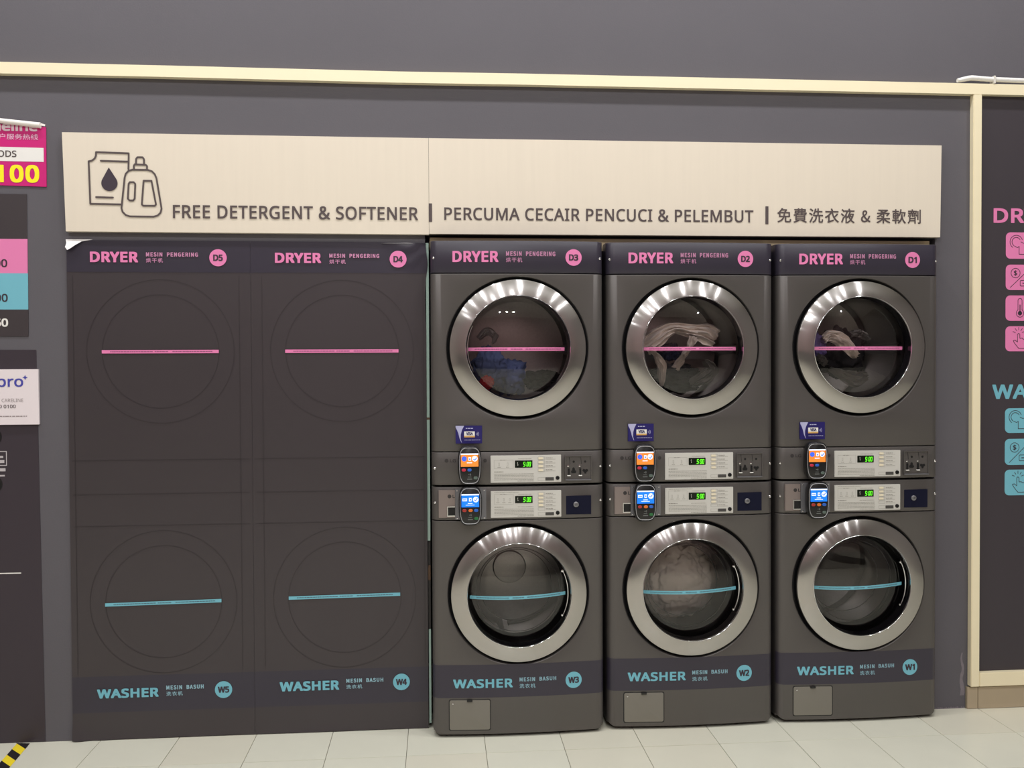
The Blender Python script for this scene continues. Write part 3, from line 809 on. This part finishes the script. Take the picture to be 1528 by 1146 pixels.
for X, Y, N in POS:
    i = '321'.index(N)
    terminal(X, Y, (-.1925, -.199, -.198)[i], (1.0765, 1.0736, 1.0745)[i], False, N)
    terminal(X, Y, (-.1908, -.1975, -.191)[i], (.9195, .920, .9155)[i], True, N)

# ================================================================== WRAPPED BOARDS OVER THE EMPTY BAYS
def cover(name, lab, x0, x1, N, cx, cxw, right):
    t = thing(name, lab, 'cover panel', (0, 0, 0), 'wrapped boards over the empty bays')
    ROOTZ[t.name] = 0
    # the vinyl sheet on its board
    bm = bmesh.new(); nx, nz = 46, 110; z1 = 1.957
    V = []
    def dsp(x, z):
        d = 0; q = 1
        fl = noise.noise(Vector((x*2.5, z*1.5, 3)))*.0010
        if right:
            # creases running in to the upper right corner
            dx, dz = x1-x, z1-z; r = math.hypot(dx, dz*1.4); wgt = max(0, 1-r/.17)
            ang = math.atan2(dz, dx+.01)
            d -= wgt*(.006+.006*math.sin(ang*9+noise.noise(Vector((x*14, z*14, 0)))*2.5))*min(1, (dx+dz)/.04+.2)
        else:
            dx, dz = x-x0, z; r = math.hypot(dx*.55, dz*1.2); wgt = max(0, 1-r/.09); d -= wgt*.008*(1+.6*math.sin(dx*60+dz*40))
        d -= max(0, 1-z/.02)*.003*(.5+.5*math.sin(x*9))
        return -.006+fl+d
    for i in range(nx+1):
        col_ = []
        for k in range(nz+1):
            z = .003+(z1-.003)*k/nz
            fx = i/nx
            if right:
                e = .007*math.exp(-((z-1.87)/.045)**2)-.005*max(0, 1-abs(z-1.72)/.12)
                x = x0+(x1-x0+e)*fx
            else:
                x = x0+(x1-x0)*fx
            z_ = z
            if right and k == nz: z_ = z-.004*max(0, (x-(x1-.20))/.20)
            col_.append(bm.verts.new((x, dsp(x, z), z_)))
        V.append(col_)
    for i in range(nx):
        for k in range(nz):
            zc_ = V[i][k].co.z+.009; f = bm.faces.new((V[i][k], V[i+1][k], V[i+1][k+1], V[i][k+1]))
            f.material_index = 1 if (zc_ > 1.833 or .118 < zc_ < .243) else 0
    sheet = obj('vinyl_sheet', bm, [VINYL, VINYL_B], t, smooth=60)
    obj('board', B(x0, x1-.003, -.0035, -.0006, .004, 1.952), VINYL_L, t)
    y = -.0078
    # printed outline of the machines
    for (c_, zc) in ((cx, 1.524), (cxw, .540)):
        for r in (.281, .222):
            bm = bmesh.new(); annulus(bm, c_, zc, r, .0016, y); obj('printed_circle', bm, VINYL_L, t)
    bm = bmesh.new()
    for z in (1.099, .966, .842): rect(bm, x0+.012, x1-.012, z-.0009, z+.0009, y)
    for x in ((x0+.022, x1-.045) if not right else (x0+.042, x1-.012)): rect(bm, x-.0008, x+.0008, .26, 1.82, y)
    rect(bm, x0+.001, x1-.002, 1.8322, 1.8335, y-.0003)
    obj('panel_outline', bm, VINYL_L, t)
    y = -.0086
    def stripe(a, b, za, zb, m):
        s = obj('door_stripe', (lambda bm: (poly(bm, [(a, za-.0066), (b, zb-.0066), (b, zb+.0066), (a, za+.0066)], y), bm)[1])(bmesh.new()), m, t)
        bm = bmesh.new(); rr = random.Random(4); x = a+.032
        while x < b-.03:
            e = x+rr.uniform(.003, .012); q = (x-a)/(b-a)
            if not (.42 < q < .445 or .565 < q < .59):
                zz = za+(zb-za)*q; poly(bm, [(x, zz-.0016), (e, zz-.0016), (e, zz+.0020), (x, zz+.0020)], y-.0004)
            x = e+.0014
        o = obj('stripe_print', bm, mat('micro_p', srgb(160, 84, 126), .5) if m is PINK else mat('micro_b', srgb(80, 120, 135), .5), s)
    stripe(cx-.2235, cx+.2215, 1.5235, 1.5235, PINK)
    stripe(cxw-.2235, cxw+.2215, .5335, .5395 if not right else .5465, BLUE) if not right else stripe(cxw-.221, cxw+.219, .5425, .5475, BLUE)
    LP = mat('cover_sub_pink', srgb(205, 140, 178), .5); LB = mat('cover_sub_blue', srgb(150, 190, 205), .5)
    yy = y if not right else -.0095
    if not right:
        obj('lettering', text_bm('DRYER', -1.3475, -1.166, 1.8715, 1.9125, .07, yy, 1.08), PINK, t)
        obj('lettering', text_bm('MESIN  PENGERING', -1.136, -.938, 1.8945, 1.911, .055, yy, 1.1), LP, t)
        obj('lettering', text_bm('烘干机', -1.136, -1.072, 1.871, 1.8885, .018, yy, 1.1), LP, t)
        cc = (-.8615, 1.891); wc = (-.8575, .1855)
        obj('lettering', text_bm('WASHER', -1.342, -1.107, .1655, .2025, .07, yy, 1.08), BLUE, t)
        obj('lettering', text_bm('MESIN  BASUH', -1.078, -.934, .1925, .209, .055, yy, 1.1), LB, t)
        obj('lettering', text_bm('洗衣机', -1.078, -1.015, .168, .185, .018, yy, 1.1), LB, t)
    else:
        obj('lettering', text_bm('DRYER', -.642, -.462, 1.872, 1.912, .07, yy, 1.08), PINK, t)
        obj('lettering', text_bm('MESIN  PENGERING', -.430, -.234, 1.893, 1.9095, .055, yy, 1.1), LP, t)
        obj('lettering', text_bm('烘干机', -.430, -.366, 1.869, 1.8865, .018, yy, 1.1), LP, t)
        cc = (-.1595, 1.889); wc = (-.1578, .1935)
        obj('lettering', text_bm('WASHER', -.639, -.405, .170, .2085, .07, yy, 1.08), BLUE, t)
        obj('lettering', text_bm('MESIN  BASUH', -.377, -.230, .197, .213, .055, yy, 1.1), LB, t)
        obj('lettering', text_bm('洗衣机', -.377, -.314, .1725, .189, .018, yy, 1.1), LB, t)
    for (c_, z_), m, tx in ((cc, PINK, 'D'+N), (wc, BLUE, 'W'+N)):
        yb = dsp(c_, z_)-.0042 if right and z_ > 1 else yy
        bm = bmesh.new(); disc(bm, c_, z_, .0335, yb, 48); b_ = obj('number_badge', bm, m, t)
        wd = .0185 if tx[0] == 'D' else .0222
        obj('badge_number', text_bm(tx, c_-wd, c_+wd, z_-.0125, z_+.0125, .06, yb-.0006), ICONINK, b_)
    return t
c5 = cover('cover_panel', 'dark vinyl wrapped board printed as machines D5 and W5, corner peeling at top left', -1.436, -.7375, '5', -1.084, -1.0835, False)
c4 = cover('cover_panel', 'dark vinyl wrapped board printed as machines D4 and W4, creased at top right', -.7365, -.050, '4', -.382, -.3795, True)
# peeled corner of the left sheet: the white back shows
bm = bmesh.new()
A = [(-1.438, 1.959, -.007), (-1.433, 1.945, -.014), (-1.4355, 1.928, -.021), (-1.426, 1.916, -.025), (-1.417, 1.921, -.024), (-1.395, 1.938, -.019), (-1.375, 1.952, -.012), (-1.350, 1.957, -.009), (-1.336, 1.9595, -.007)]
c = bm.verts.new((-1.405, -.016, 1.945)); ps = [bm.verts.new((x, y, z)) for x, z, y in A]+[bm.verts.new((-1.385, -.007, 1.960))]
for i in range(len(ps)): bm.faces.new((c, ps[i], ps[(i+1) % len(ps)]))
obj('peeled_corner', bm, mat('sheet_back', srgb(240, 238, 238), .5), c5)
# lifted top lip of the right sheet, its highlight put in as pale colour
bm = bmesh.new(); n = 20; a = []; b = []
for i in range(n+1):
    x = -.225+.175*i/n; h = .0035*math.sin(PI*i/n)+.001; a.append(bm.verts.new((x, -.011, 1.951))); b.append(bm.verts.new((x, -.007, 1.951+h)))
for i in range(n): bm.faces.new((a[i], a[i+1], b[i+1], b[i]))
obj('lifted_edge_highlight', bm, mat('edge_highlight', srgb(176, 174, 180), .3), c4)
e = obj('board_edge', join(B(-.0495, -.0385, -.004, .03, .76, 1.955), B(-.0470, -.0385, -.002, .03, .02, .40)), ACR, c4)
obj('edge_stain', B(-.0500, -.0375, -.0045, .0, 1.247, 1.256), BROWN, e)
obj('edge_stain', B(-.0485, -.0385, -.0030, .0, .60, .66), BROWN, e)
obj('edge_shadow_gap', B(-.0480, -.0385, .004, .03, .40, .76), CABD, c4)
# white speck
# ================================================================== BANNER
t = thing('banner_sign', 'long cream banner reading FREE DETERGENT & SOFTENER above the machines', 'sign', (0, 0, 0))
def quadboard(P, y0, y1):
    bm = bmesh.new(); a = [bm.verts.new((x, y0, z)) for x, z in P]; b = [bm.verts.new((x, y1, z)) for x, z in P]
    bm.faces.new(a); bm.faces.new(list(reversed(b)))
    for i in range(4): bm.faces.new((a[i], b[i], b[(i+1) % 4], a[(i+1) % 4]))
    bmesh.ops.recalc_face_normals(bm, faces=bm.faces); return bm
p1 = obj('banner_panel', quadboard([(-1.430, 1.988), (-.036, 1.986), (-.036, 2.3675), (-1.440, 2.368)], -.024, -.0005), BANNER, t)
p2 = obj('banner_panel', quadboard([(-.035, 1.9885), (2.086, 1.990), (2.091, 2.371), (-.035, 2.3675)], -.025, -.0005), BANNER, t)
y = -.0262
obj('lettering', text_bm('FREE DETERGENT & SOFTENER', -1.027, -.079, 2.0415, 2.0935, .024, y, 1.06), DARKINK, t)
obj('lettering', text_bm('PERCUMA CECAIR PENCUCI & PELEMBUT', .025, 1.287, 2.0440, 2.0945, .024, y, 1.06), DARKINK, t)
obj('lettering', text_bm('免費洗衣液 & 柔軟劑', 1.388, 2.001, 2.045, 2.105, .014, y, 1.06), DARKINK, t)
for cx, zz in ((-.030, 2.036), (1.344, 2.038)):
    bm = bmesh.new(); rect(bm, cx-.0065, cx+.0065, zz, zz+.073, y); obj('divider_bar', bm, DARKINK, t)
# the powder bag and the bottle
def IP(px, pz): return (-1.344+(px-175)/465*.276, 2.295-(pz-152)/418*.252)   # icon drawing units
w_ = .0068
bm = bmesh.new()
stroke(bm, [IP(*p) for p in ((430, 262), (433, 160), (227, 155), (226, 178), (218, 196), (200, 210), (180, 214), (187, 485), (378, 487))], w_, y)
stroke(bm, [IP(256, 210), IP(430, 213)], w_, y); stroke(bm, [IP(224, 442), IP(330, 444)], w_, y)
obj('pouch_drawing', bm, DARKINK, t)
bm = bmesh.new(); cx, cz = IP(309, 352); R_ = .0305
pts = [IP(306, 252)]+[(cx+R_*math.cos(math.radians(a)), cz+R_*math.sin(math.radians(a))) for a in range(150, 391, 12)]
poly(bm, list(pts), y); obj('drop_drawing', bm, ICONINK, t)
bm = bmesh.new()
O = [(383, 510), (390, 535), (410, 555), (435, 563), (585, 564), (612, 556), (630, 538), (637, 512), (607, 318), (597, 292), (578, 272), (550, 264), (455, 264), (430, 272), (412, 292), (405, 318)]
stroke(bm, [IP(*p) for p in O], w_, y, True)
stroke(bm, [IP(*p) for p in ((465, 262), (464, 240), (470, 230), (540, 232), (548, 240), (547, 262))], w_, y)
stroke(bm, [IP(*p) for p in ((478, 230), (479, 195), (488, 184), (520, 184), (529, 195), (529, 230))], w_, y)
stroke(bm, [IP(*p) for p in ((424, 450), (430, 355), (438, 344), (462, 344), (472, 355), (467, 450), (458, 461), (434, 461))], w_, y, True)
stroke(bm, [IP(*p) for p in ((512, 486), (525, 334), (575, 334), (602, 486), (594, 494), (520, 494))], w_, y, True)
obj('bottle_drawing', bm, DARKINK, t)

# ================================================================== LEFT: PRICE BOARD, POSTER, CARD, MAGENTA SIGN
t = thing('price_board', 'flat price list board with pink and blue bands at the left edge', 'price list', (0, 0, 0))
bands = [(1.960, 2.133, POSTER_D, 'price_band'), (1.828, 1.960, PINK, 'price_band'), (1.688, 1.828, BLUE, 'price_band'), (1.584, 1.688, POSTER_D, 'price_band')]
for z0, z1, m, n in bands:
    o = obj(n, quadboard([(-2.5, z0), (-1.5835, z0), (-1.5825, z1), (-2.5, z1)], -.003, -.0005), m, t)
y = -.0036
obj('lettering', text_bm('5.00', -1.742, -1.658, 1.851, 1.882, .03, y), ICONINK, t)
obj('lettering', text_bm('6.00', -1.742, -1.658, 1.7175, 1.7485, .03, y), ICONINK, t)
obj('lettering', text_bm('50', -1.708, -1.658, 1.6215, 1.6535, .05, y), WHITE, t)
for o in [c for c in t.children if c.name.startswith('lettering')]: pass
t = thing('wall_poster', 'tall dark poster from the price list down to the floor at left', 'poster', (0, 0, 0))
obj('poster_sheet', quadboard([(-2.5, .003), (-1.5415, .003), (-1.5560, 1.532), (-2.5, 1.532)], -.002, -.0005), mat('poster_dark2', srgb(56, 48, 56), .45, noise_amt=.05, noise_scale=4), t)
y = -.0026
bm = bmesh.new(); rect(bm, -2.3, -1.6235, .663, .667, y); obj('rule_line', bm, WHITE, t)
for z in (1.196, 1.012):
    o = obj('round_icon', (lambda bm: (disc(bm, -1.722, z, .034, y, 32), bm)[1])(bmesh.new()), BLACK, t)
bm = bmesh.new(); P = [(-1.78, 1.085), (-1.672, 1.085), (-1.672, 1.139), (-1.78, 1.139)]; stroke(bm, P, .003, y, True); rect(bm, -1.698, -1.680, 1.094, 1.106, y); rect(bm, -1.70, -1.684, 1.114, 1.122, y); obj('boxed_icon', bm, mat('print_grey', srgb(190, 184, 188), .5), t)
bm = bmesh.new(); rect(bm, -1.71, -1.676, 1.062, 1.074, y); rect(bm, -1.71, -1.679, 1.042, 1.048, y); obj('small_print', bm, mat('print_grey', srgb(190, 184, 188), .5), t)
t = thing('careline_card', 'white card with blue logo in a clear holder on the dark poster', 'card', (0, 0, 0))
obj('card', quadboard([(-1.90, 1.243), (-1.5445, 1.243), (-1.5455, 1.457), (-1.90, 1.457)], -.012, -.002), CARD, t)
y = -.0126; VI = mat('logo_violet', srgb(74, 74, 170), .5); GP = mat('print_grey2', srgb(150, 138, 140), .5)
obj('lettering', text_bm('cleanpro', -1.856, -1.601, 1.3765, 1.4330, .02, y), VI, t)
bm = bmesh.new(); cx, cz = -1.5940, 1.4250; poly(bm, [(cx-.010, cz), (cx-.003, cz-.003), (cx, cz-.010), (cx+.003, cz-.003), (cx+.010, cz), (cx+.003, cz+.003), (cx, cz+.010), (cx-.003, cz+.003)], y); obj('star_mark', bm, VI, t)
obj('lettering', text_bm('CARELINE', -1.682, -1.602, 1.330, 1.344, 0, y), GP, t)
obj('lettering', text_bm('0 0100', -1.692, -1.630, 1.307, 1.3205, .02, y), mat('print_dark', srgb(90, 78, 82), .5), t)
bm = bmesh.new(); dashes(bm, -1.86, -1.588, 1.2755, .0035, y, seed=8); o = obj('small_print', bm, GP, t)
t = thing('hotline_sign', 'magenta sign with yellow 100 and rolled white top edge at upper left', 'sign', (0, 0, 0))
obj('sign_sheet', quadboard([(-2.2, 2.178), (-1.508, 2.162), (-1.5075, 2.392), (-2.2, 2.43)], -.004, -.0005), MAGENTA, t)
y = -.0048
obj('white_panel', (lambda bm: (poly(bm, [(-2.1, 2.262), (-1.5165, 2.2575), (-1.5165, 2.3110), (-2.1, 2.319)], y), bm)[1])(bmesh.new()), WHITE, t)
obj('lettering', text_bm('GOODS', -1.740, -1.617, 2.2745, 2.2995, .02, y-.0006), DARKINK, t)
bm = text_bm('100', -1.698, -1.534, 2.1765, 2.2450, .06, y, 1.1); obj('lettering', bm, YELLOW, t)
PW = mat('sign_pale_pink', srgb(235, 180, 210), .5)
obj('lettering', text_bm('客户服务热线', -1.712, -1.536, 2.3415, 2.3640, .012, y), PW, t)
obj('lettering', text_bm('neline', -1.705, -1.538, 2.374, 2.413, .06, y), mat('sign_white_ink', srgb(228, 205, 215), .5), t)
bm = bmesh.new(); n = 24; ring = []
for k, (x, z) in enumerate(((-2.2, 2.4285), (-1.68, 2.4115), (-1.5325, 2.3965), (-1.5235, 2.3955))):
    ring.append([bm.verts.new((x, -.013+(.0085+.0022*k*.4)*math.cos(a_)*(1 if k < 3 else .9), z+(.0085+.001*k)*math.sin(a_))) for a_ in [2*PI*q/n for q in range(n)]])
for A_, C_ in zip(ring, ring[1:]):
    for i in range(n): bm.faces.new((A_[i], A_[(i+1) % n], C_[(i+1) % n], C_[i]))
bm.faces.new(ring[0]); bm.faces.new(ring[-1]); bmesh.ops.recalc_face_normals(bm, faces=bm.faces)
for p in ((-1.5325, 2.3965), (-1.508, 2.400)): pass
poly(bm, [(-1.535, 2.398), (-1.509, 2.394), (-1.5075, 2.4005), (-1.530, 2.407)], -.008)
obj('rolled_edge', bm, mat('paper_back', srgb(240, 236, 230), .5), t, smooth=50)

# ================================================================== RIGHT: INSTRUCTION POSTER
t = thing('instruction_poster', 'dark poster with pink and blue square icons inside the cream frame', 'poster', (0, 0, 0))
obj('poster_sheet', B(2.266, 4.0, -.003, -.0005, .158, 2.585), mat('poster_dark3', srgb(60, 54, 60), .5, noise_amt=.04, noise_scale=4), t)
y = -.0036
obj('lettering', text_bm('DRYER', 2.333, 2.655, 2.0555, 2.1170, .05, y, 1.05), PINK, t)
obj('lettering', text_bm('WASHER', 2.331, 2.735, 1.3120, 1.3745, .05, y, 1.05), BLUE, t)
def icon(zt, zb, m, kind, lab=None):
    x0 = 2.388; h = zt-zb; W_ = .128; S_ = h/.111
    bm = bmesh.new(); poly(bm, rrect_pts(x0, x0+W_, zb, zt, .02), y); o = obj('icon_square', bm, m, t)
    bm = bmesh.new(); yy = y-.0005; lw = .0024
    Q = lambda a, b: (x0+a*.128, zt-b*h)
    if kind == 'wash':
        stroke(bm, [Q(.40, .20)]+[]+[Q(.40, .20)], lw, yy)
        stroke(bm, [(x_, z_) for x_, z_ in arc(Q(.36, .36)[0], Q(.36, .36)[1], .028, 20, 235, 18)], lw, yy)
        stroke(bm, [(x_, z_) for x_, z_ in arc(Q(.36, .36)[0], Q(.36, .36)[1], .019, 30, 235, 18)], lw, yy)
        stroke(bm, [Q(.46, .45), Q(.52, .36), Q(.60, .41), Q(.70, .41), Q(.78, .36), Q(.95, .48), Q(.90, .58), Q(.84, .53), Q(.84, .83), Q(.46, .83), Q(.46, .53), Q(.40, .58), Q(.30, .52), Q(.46, .45)][1:-1], lw, yy)
    if kind == 'coin':
        cx, cz = Q(.34, .33); stroke(bm, arc(cx, cz, .020, 0, 360, 24), lw, yy)
        stroke(bm, [Q(.16, .90), Q(.90, .08)], lw, yy); P_ = rrect_pts(Q(.50, 0)[0], Q(.96, 0)[0], Q(0, .84)[1], Q(0, .62)[1], .004); stroke(bm, P_, lw, yy, True)
        bm = join(bm, text_bm('$', cx-.0075, cx+.0075, cz-.012, cz+.012, .02, yy))
        dashes(bm, Q(.58, 0)[0], Q(.88, 0)[0], Q(0, .73)[1], .004, yy, seed=6)
    if kind == 'temp':
        cx, cz = Q(.50, .70); stroke(bm, [(cx-.009, cz+.014)]+arc(cx, Q(0, .20)[1], .009, 180, 0, 8)+[(cx+.009, cz+.014)], lw, yy)
        stroke(bm, arc(cx, cz, .0165, 120, 420, 20), lw, yy); disc(bm, cx, cz, .0095, yy, 20); stroke(bm, [(cx, cz), (cx, cz+.035)], .004, yy)
        for k in range(4): stroke(bm, [Q(.68, .22+.09*k), Q(.80, .22+.09*k)], lw, yy)
    if kind == 'tap':
        stroke(bm, [Q(*p) for p in ((.46, .88), (.32, .68), (.27, .58), (.33, .55), (.42, .63), (.42, .32), (.46, .28), (.50, .32), (.50, .48), (.58, .47), (.62, .52), (.70, .50), (.74, .56), (.82, .55), (.86, .62), (.84, .76), (.76, .88))], lw, yy, True)
        for a_ in (20, 55, 90, 125, 160):
            c_, s_ = math.cos(math.radians(a_)), math.sin(math.radians(a_)); cx, cz = Q(.46, .30); stroke(bm, [(cx+c_*.016, cz+s_*.016), (cx+c_*.027, cz+s_*.027)], lw, yy)
    obj('icon_drawing', bm, ICONINK, o)
icon(2.016, 1.905, PINK, 'wash'); icon(1.880, 1.773, PINK, 'coin'); icon(1.750, 1.643, PINK, 'temp'); icon(1.620, 1.514, PINK, 'tap')
icon(1.273, 1.168, BLUE, 'wash'); icon(1.143, 1.032, BLUE, 'coin'); icon(1.012, .903, BLUE, 'tap')

# white conduit lying on the frame
t = thing('cable_conduit', 'white plastic cable conduit running above the cream trim at upper right', 'conduit', (0, 0, 0))
bm = bmesh.new(); rings = []
for (x, z, r) in ((2.1615, 2.643, .0085), (2.178, 2.646, .0098), (2.205, 2.652, .0108), (2.222, 2.6545, .0108), (2.245, 2.6535, .0105), (2.30, 2.6505, .0100), (2.47, 2.6475, .0100), (3.6, 2.640, .0100)):
    rings.append([bm.verts.new((x, -.020+r*math.cos(a_), z+r*math.sin(a_))) for a_ in [2*PI*q/16 for q in range(16)]])
for A_, C_ in zip(rings, rings[1:]):
    for i in range(16): bm.faces.new((A_[i], A_[(i+1) % 16], C_[(i+1) % 16], C_[i]))
bm.faces.new(rings[0]); bm.faces.new(rings[-1]); bmesh.ops.recalc_face_normals(bm, faces=bm.faces)
obj('conduit_tube', bm, WHITE, t, smooth=40)
obj('clip', B(2.3145, 2.3225, -.0320, .0, 2.631, 2.663, bev=.001), mat('clip_white', srgb(220, 216, 208), .5), t)
for x in (2.9, 3.4): obj('clip', B(x, x+.013, -.0305, .0, 2.628, 2.659, bev=.001), MATS['clip_white'], t)

# hazard tape on the floor
t = thing('hazard_tape', 'yellow and black striped hazard tape on the floor at lower left', 'tape', (0, 0, 0))
d = Vector((.05, -.52, 0)).normalized(); d = Vector((.10, -1, 0)).normalized(); nrm = Vector((-d.y, d.x, 0))
o0 = Vector((-1.6215, -.004, .0008)); Wd = .025
k = 0; s0 = -.02
YL = mat('tape_yellow', srgb(250, 225, 50), .45); BT = mat('tape_black', srgb(34, 30, 34), .45)
for k in range(16):
    bm = bmesh.new(); a_ = s0+.052*k; b_ = a_+.052; sk = .030
    P = [o0+d*(a_-sk)-nrm*Wd, o0+d*(a_+sk)+nrm*Wd, o0+d*(b_+sk)+nrm*Wd, o0+d*(b_-sk)-nrm*Wd]
    P = [Vector((p.x, min(p.y, -.003), p.z)) for p in P]
    if max(p.y for p in P)-min(p.y for p in P) < .01: continue
    f = bm.faces.new([bm.verts.new(p) for p in P]); f.normal_update()
    if f.normal.z < 0: f.normal_flip()
    obj('tape_stripe', bm, YL if k % 2 == 1 else BT, t)

# ================================================================== LAUNDRY IN THE DRUMS
def ribbon(pts, wds, seed=1, folds=5, amp=.010, n=60, m=22):
    """a crumpled strip of cloth hung along a curve"""
    P = [Vector(p) for p in pts]
    def at(t):
        f = t*(len(P)-1); i = min(int(f), len(P)-2); u = f-i
        p0, p1, p2, p3 = P[max(i-1, 0)], P[i], P[i+1], P[min(i+2, len(P)-1)]
        return .5*((2*p1)+(p2-p0)*u+(2*p0-5*p1+4*p2-p3)*u*u+(3*p1-p0-3*p2+p3)*u**3)
    def wd(t):
        f = t*(len(wds)-1); i = min(int(f), len(wds)-2); u = f-i; return wds[i]*(1-u)+wds[i+1]*u
    bm = bmesh.new(); R_ = []
    for i in range(n+1):
        t_ = i/n; c = at(t_); tg = (at(min(1, t_+.01))-at(max(0, t_-.01))).normalized(); s = Vector((-tg.z, 0, tg.x))
        if s.length < 1e-3: s = Vector((1, 0, 0))
        s.normalize(); row = []
        for k in range(m+1):
            q = k/m-.5; ww = wd(t_)*(1+.18*noise.noise(Vector((t_*4, q*2, seed*3.1))))
            off = amp*math.sin(q*folds*2*PI+3*noise.noise(Vector((t_*3, q, seed))))+amp*1.6*noise.noise(Vector((t_*7, q*4, seed+9)))
            p = c+s*(q*ww*2)+Vector((0, off+abs(q)**2*.08, 0))+Vector((noise.noise(Vector((q*5, t_*6, seed)))*.006, 0, noise.noise(Vector((q*5, t_*6, seed+4)))*.006))
            row.append(bm.verts.new(p))
        R_.append(row)
    for A_, C_ in zip(R_, R_[1:]):
        for k in range(m): bm.faces.new((A_[k], A_[k+1], C_[k+1], C_[k]))
    return bm
def heap(c, r, seed=1, amp=.35, sub=5):
    bm = bmesh.new(); bmesh.ops.create_icosphere(bm, subdivisions=sub, radius=1)
    for v in bm.verts:
        d_ = v.co.normalized(); q = d_*1.6+Vector((seed*7.3, seed, 0))
        k = 1+amp*(abs(noise.noise(q*1.3))*1.4-.3)-amp*.55*abs(noise.noise(q*3.1))+amp*.25*noise.noise(q*7)
        v.co = Vector((c[0]+d_.x*r[0]*k, c[1]+d_.y*r[1]*k, c[2]+d_.z*r[2]*k))
    return bm
def cloth(bm, name, lab, m, X, Y):
    bmesh.ops.translate(bm, vec=(X, Y, 0), verts=bm.verts)
    o = obj(name, bm, m, smooth=70); tag(o, lab, 'laundry', 'laundry in the drums'); return o
CW = mat('white_cotton', srgb(245, 236, 228), .85, noise_amt=.05, noise_scale=60)
CG = mat('grey_cotton', srgb(150, 148, 146), .85, noise_amt=.08, noise_scale=50)
CB = mat('blue_cotton', srgb(88, 102, 148), .85, noise_amt=.12, noise_scale=30)
CR = mat('red_cotton', srgb(215, 40, 50), .85)
CN = mat('navy_cotton', srgb(40, 48, 90), .85)
CK = mat('black_cotton', srgb(36, 34, 38), .85)
CP = mat('purple_cotton', srgb(110, 96, 165), .85, noise_amt=.08, noise_scale=30)
CWW = mat('wet_white_cotton', srgb(232, 220, 212), .7, noise_amt=.12, noise_scale=9)
z = 1.531
(X3, Y3, _), (X2, Y2, _), (X1, Y1, _) = POS
cloth(ribbon([(.0, .075, z+.055), (.035, .07, z+.060), (.075, .07, z+.035)], [.010, .018, .008], 21), 'white_sleeve', 'small pale sleeve end near the centre top of the rightmost dryer', CG, X1, Y1)
cloth(heap((-.105, .155, z-.075), (.066, .045, .085), 1), 'blue_shirt', 'light blue garment lying in the lower left of the leftmost dryer', CB, X3, Y3)
cloth(heap((-.015, .27, z-.115), (.075, .06, .075), 2), 'denim_trousers', 'faded blue garment behind the red one in the leftmost dryer', CB, X3, Y3)
cloth(heap((-.118, .097, z-.135), (.030, .014, .026), 3), 'red_sock', 'small red garment at the bottom of the leftmost dryer', CR, X3, Y3)
cloth(ribbon([(-.150, .10, z+.040), (-.120, .095, z+.068), (-.085, .095, z+.055), (-.092, .10, z+.02)], [.012, .018, .016, .006], 3), 'white_collar', 'pale curled garment above the stripe in the leftmost dryer', CG, X3, Y3)
cloth(heap((.118, .19, z-.13), (.075, .06, .045), 5), 'dark_trousers', 'dark garment low at the right of the leftmost dryer', CK, X3, Y3)
cloth(ribbon([(-.165, .11, z+.005), (-.105, .11, z+.045), (-.04, .10, z+.085), (.03, .10, z+.075), (.09, .10, z+.062), (.140, .12, z+.04)], [.045, .04, .022, .030, .045, .04], 4, 4, .012, 80), 'white_shirt', 'white garment arched across the window of the middle dryer', CW, X2, Y2)
cloth(ribbon([(-.150, .070, z+.002), (-.125, .07, z-.03), (-.098, .07, z-.08), (-.105, .075, z-.155)], [.008, .014, .020, .009], 5), 'white_sleeve', 'white sleeve hanging at the left in the middle dryer', CW, X2, Y2)
cloth(ribbon([(.030, .065, z+.045), (.010, .065, z+.00), (-.015, .07, z-.04), (-.045, .07, z-.085)], [.024, .012, .012, .018], 6), 'white_towel', 'narrow white cloth strip hanging in the centre of the middle dryer', CW, X2, Y2)
cloth(ribbon([(.025, .10, z-.150), (.07, .09, z-.125), (.115, .09, z-.090), (.085, .10, z-.050)], [.014, .028, .030, .010], 7), 'grey_towel', 'grey crumpled cloth at lower right of the middle dryer', CG, X2, Y2)
cloth(heap((.0, .28, z-.125), (.12, .08, .065), 8), 'dark_shirt', 'black garment at the bottom of the middle dryer', CK, X2, Y2)
cloth(heap((-.01, .32, z-.01), (.05, .05, .04), 9), 'navy_shirt', 'navy garment behind the white strip in the middle dryer', CN, X2, Y2)
cloth(heap((-.125, .17, z+.01), (.052, .045, .06), 10), 'purple_shirt', 'purple garment at the left of the rightmost dryer', CP, X1, Y1)
cloth(ribbon([(-.115, .085, z+.035), (-.08, .08, z+.050), (-.03, .08, z+.025), (.03, .085, z-.035)], [.020, .026, .032, .016], 11), 'white_vest', 'white garment crossing the stripe in the rightmost dryer', CW, X1, Y1)
cloth(ribbon([(-.150, .07, z-.03), (-.13, .07, z-.045), (-.11, .07, z-.07)], [.012, .018, .010], 12), 'white_sock', 'small pale sock at the left of the rightmost dryer', CG, X1, Y1)
cloth(ribbon([(-.085, .08, z-.085), (-.04, .08, z-.110), (.02, .08, z-.130), (.075, .085, z-.115)], [.008, .022, .036, .018], 13, 4, .010), 'grey_shirt', 'pale grey garment low in the rightmost dryer', CG, X1, Y1)
cloth(heap((.03, .26, z-.02), (.11, .08, .11), 14), 'dark_jumper', 'dark garment filling the back of the rightmost dryer', CK, X1, Y1)
cloth(heap((.018, .275, .546), (.172, .07, .168), 15, .2, 6), 'wet_laundry', 'pale grey wet load filling the middle washer', CWW, X2, Y2)
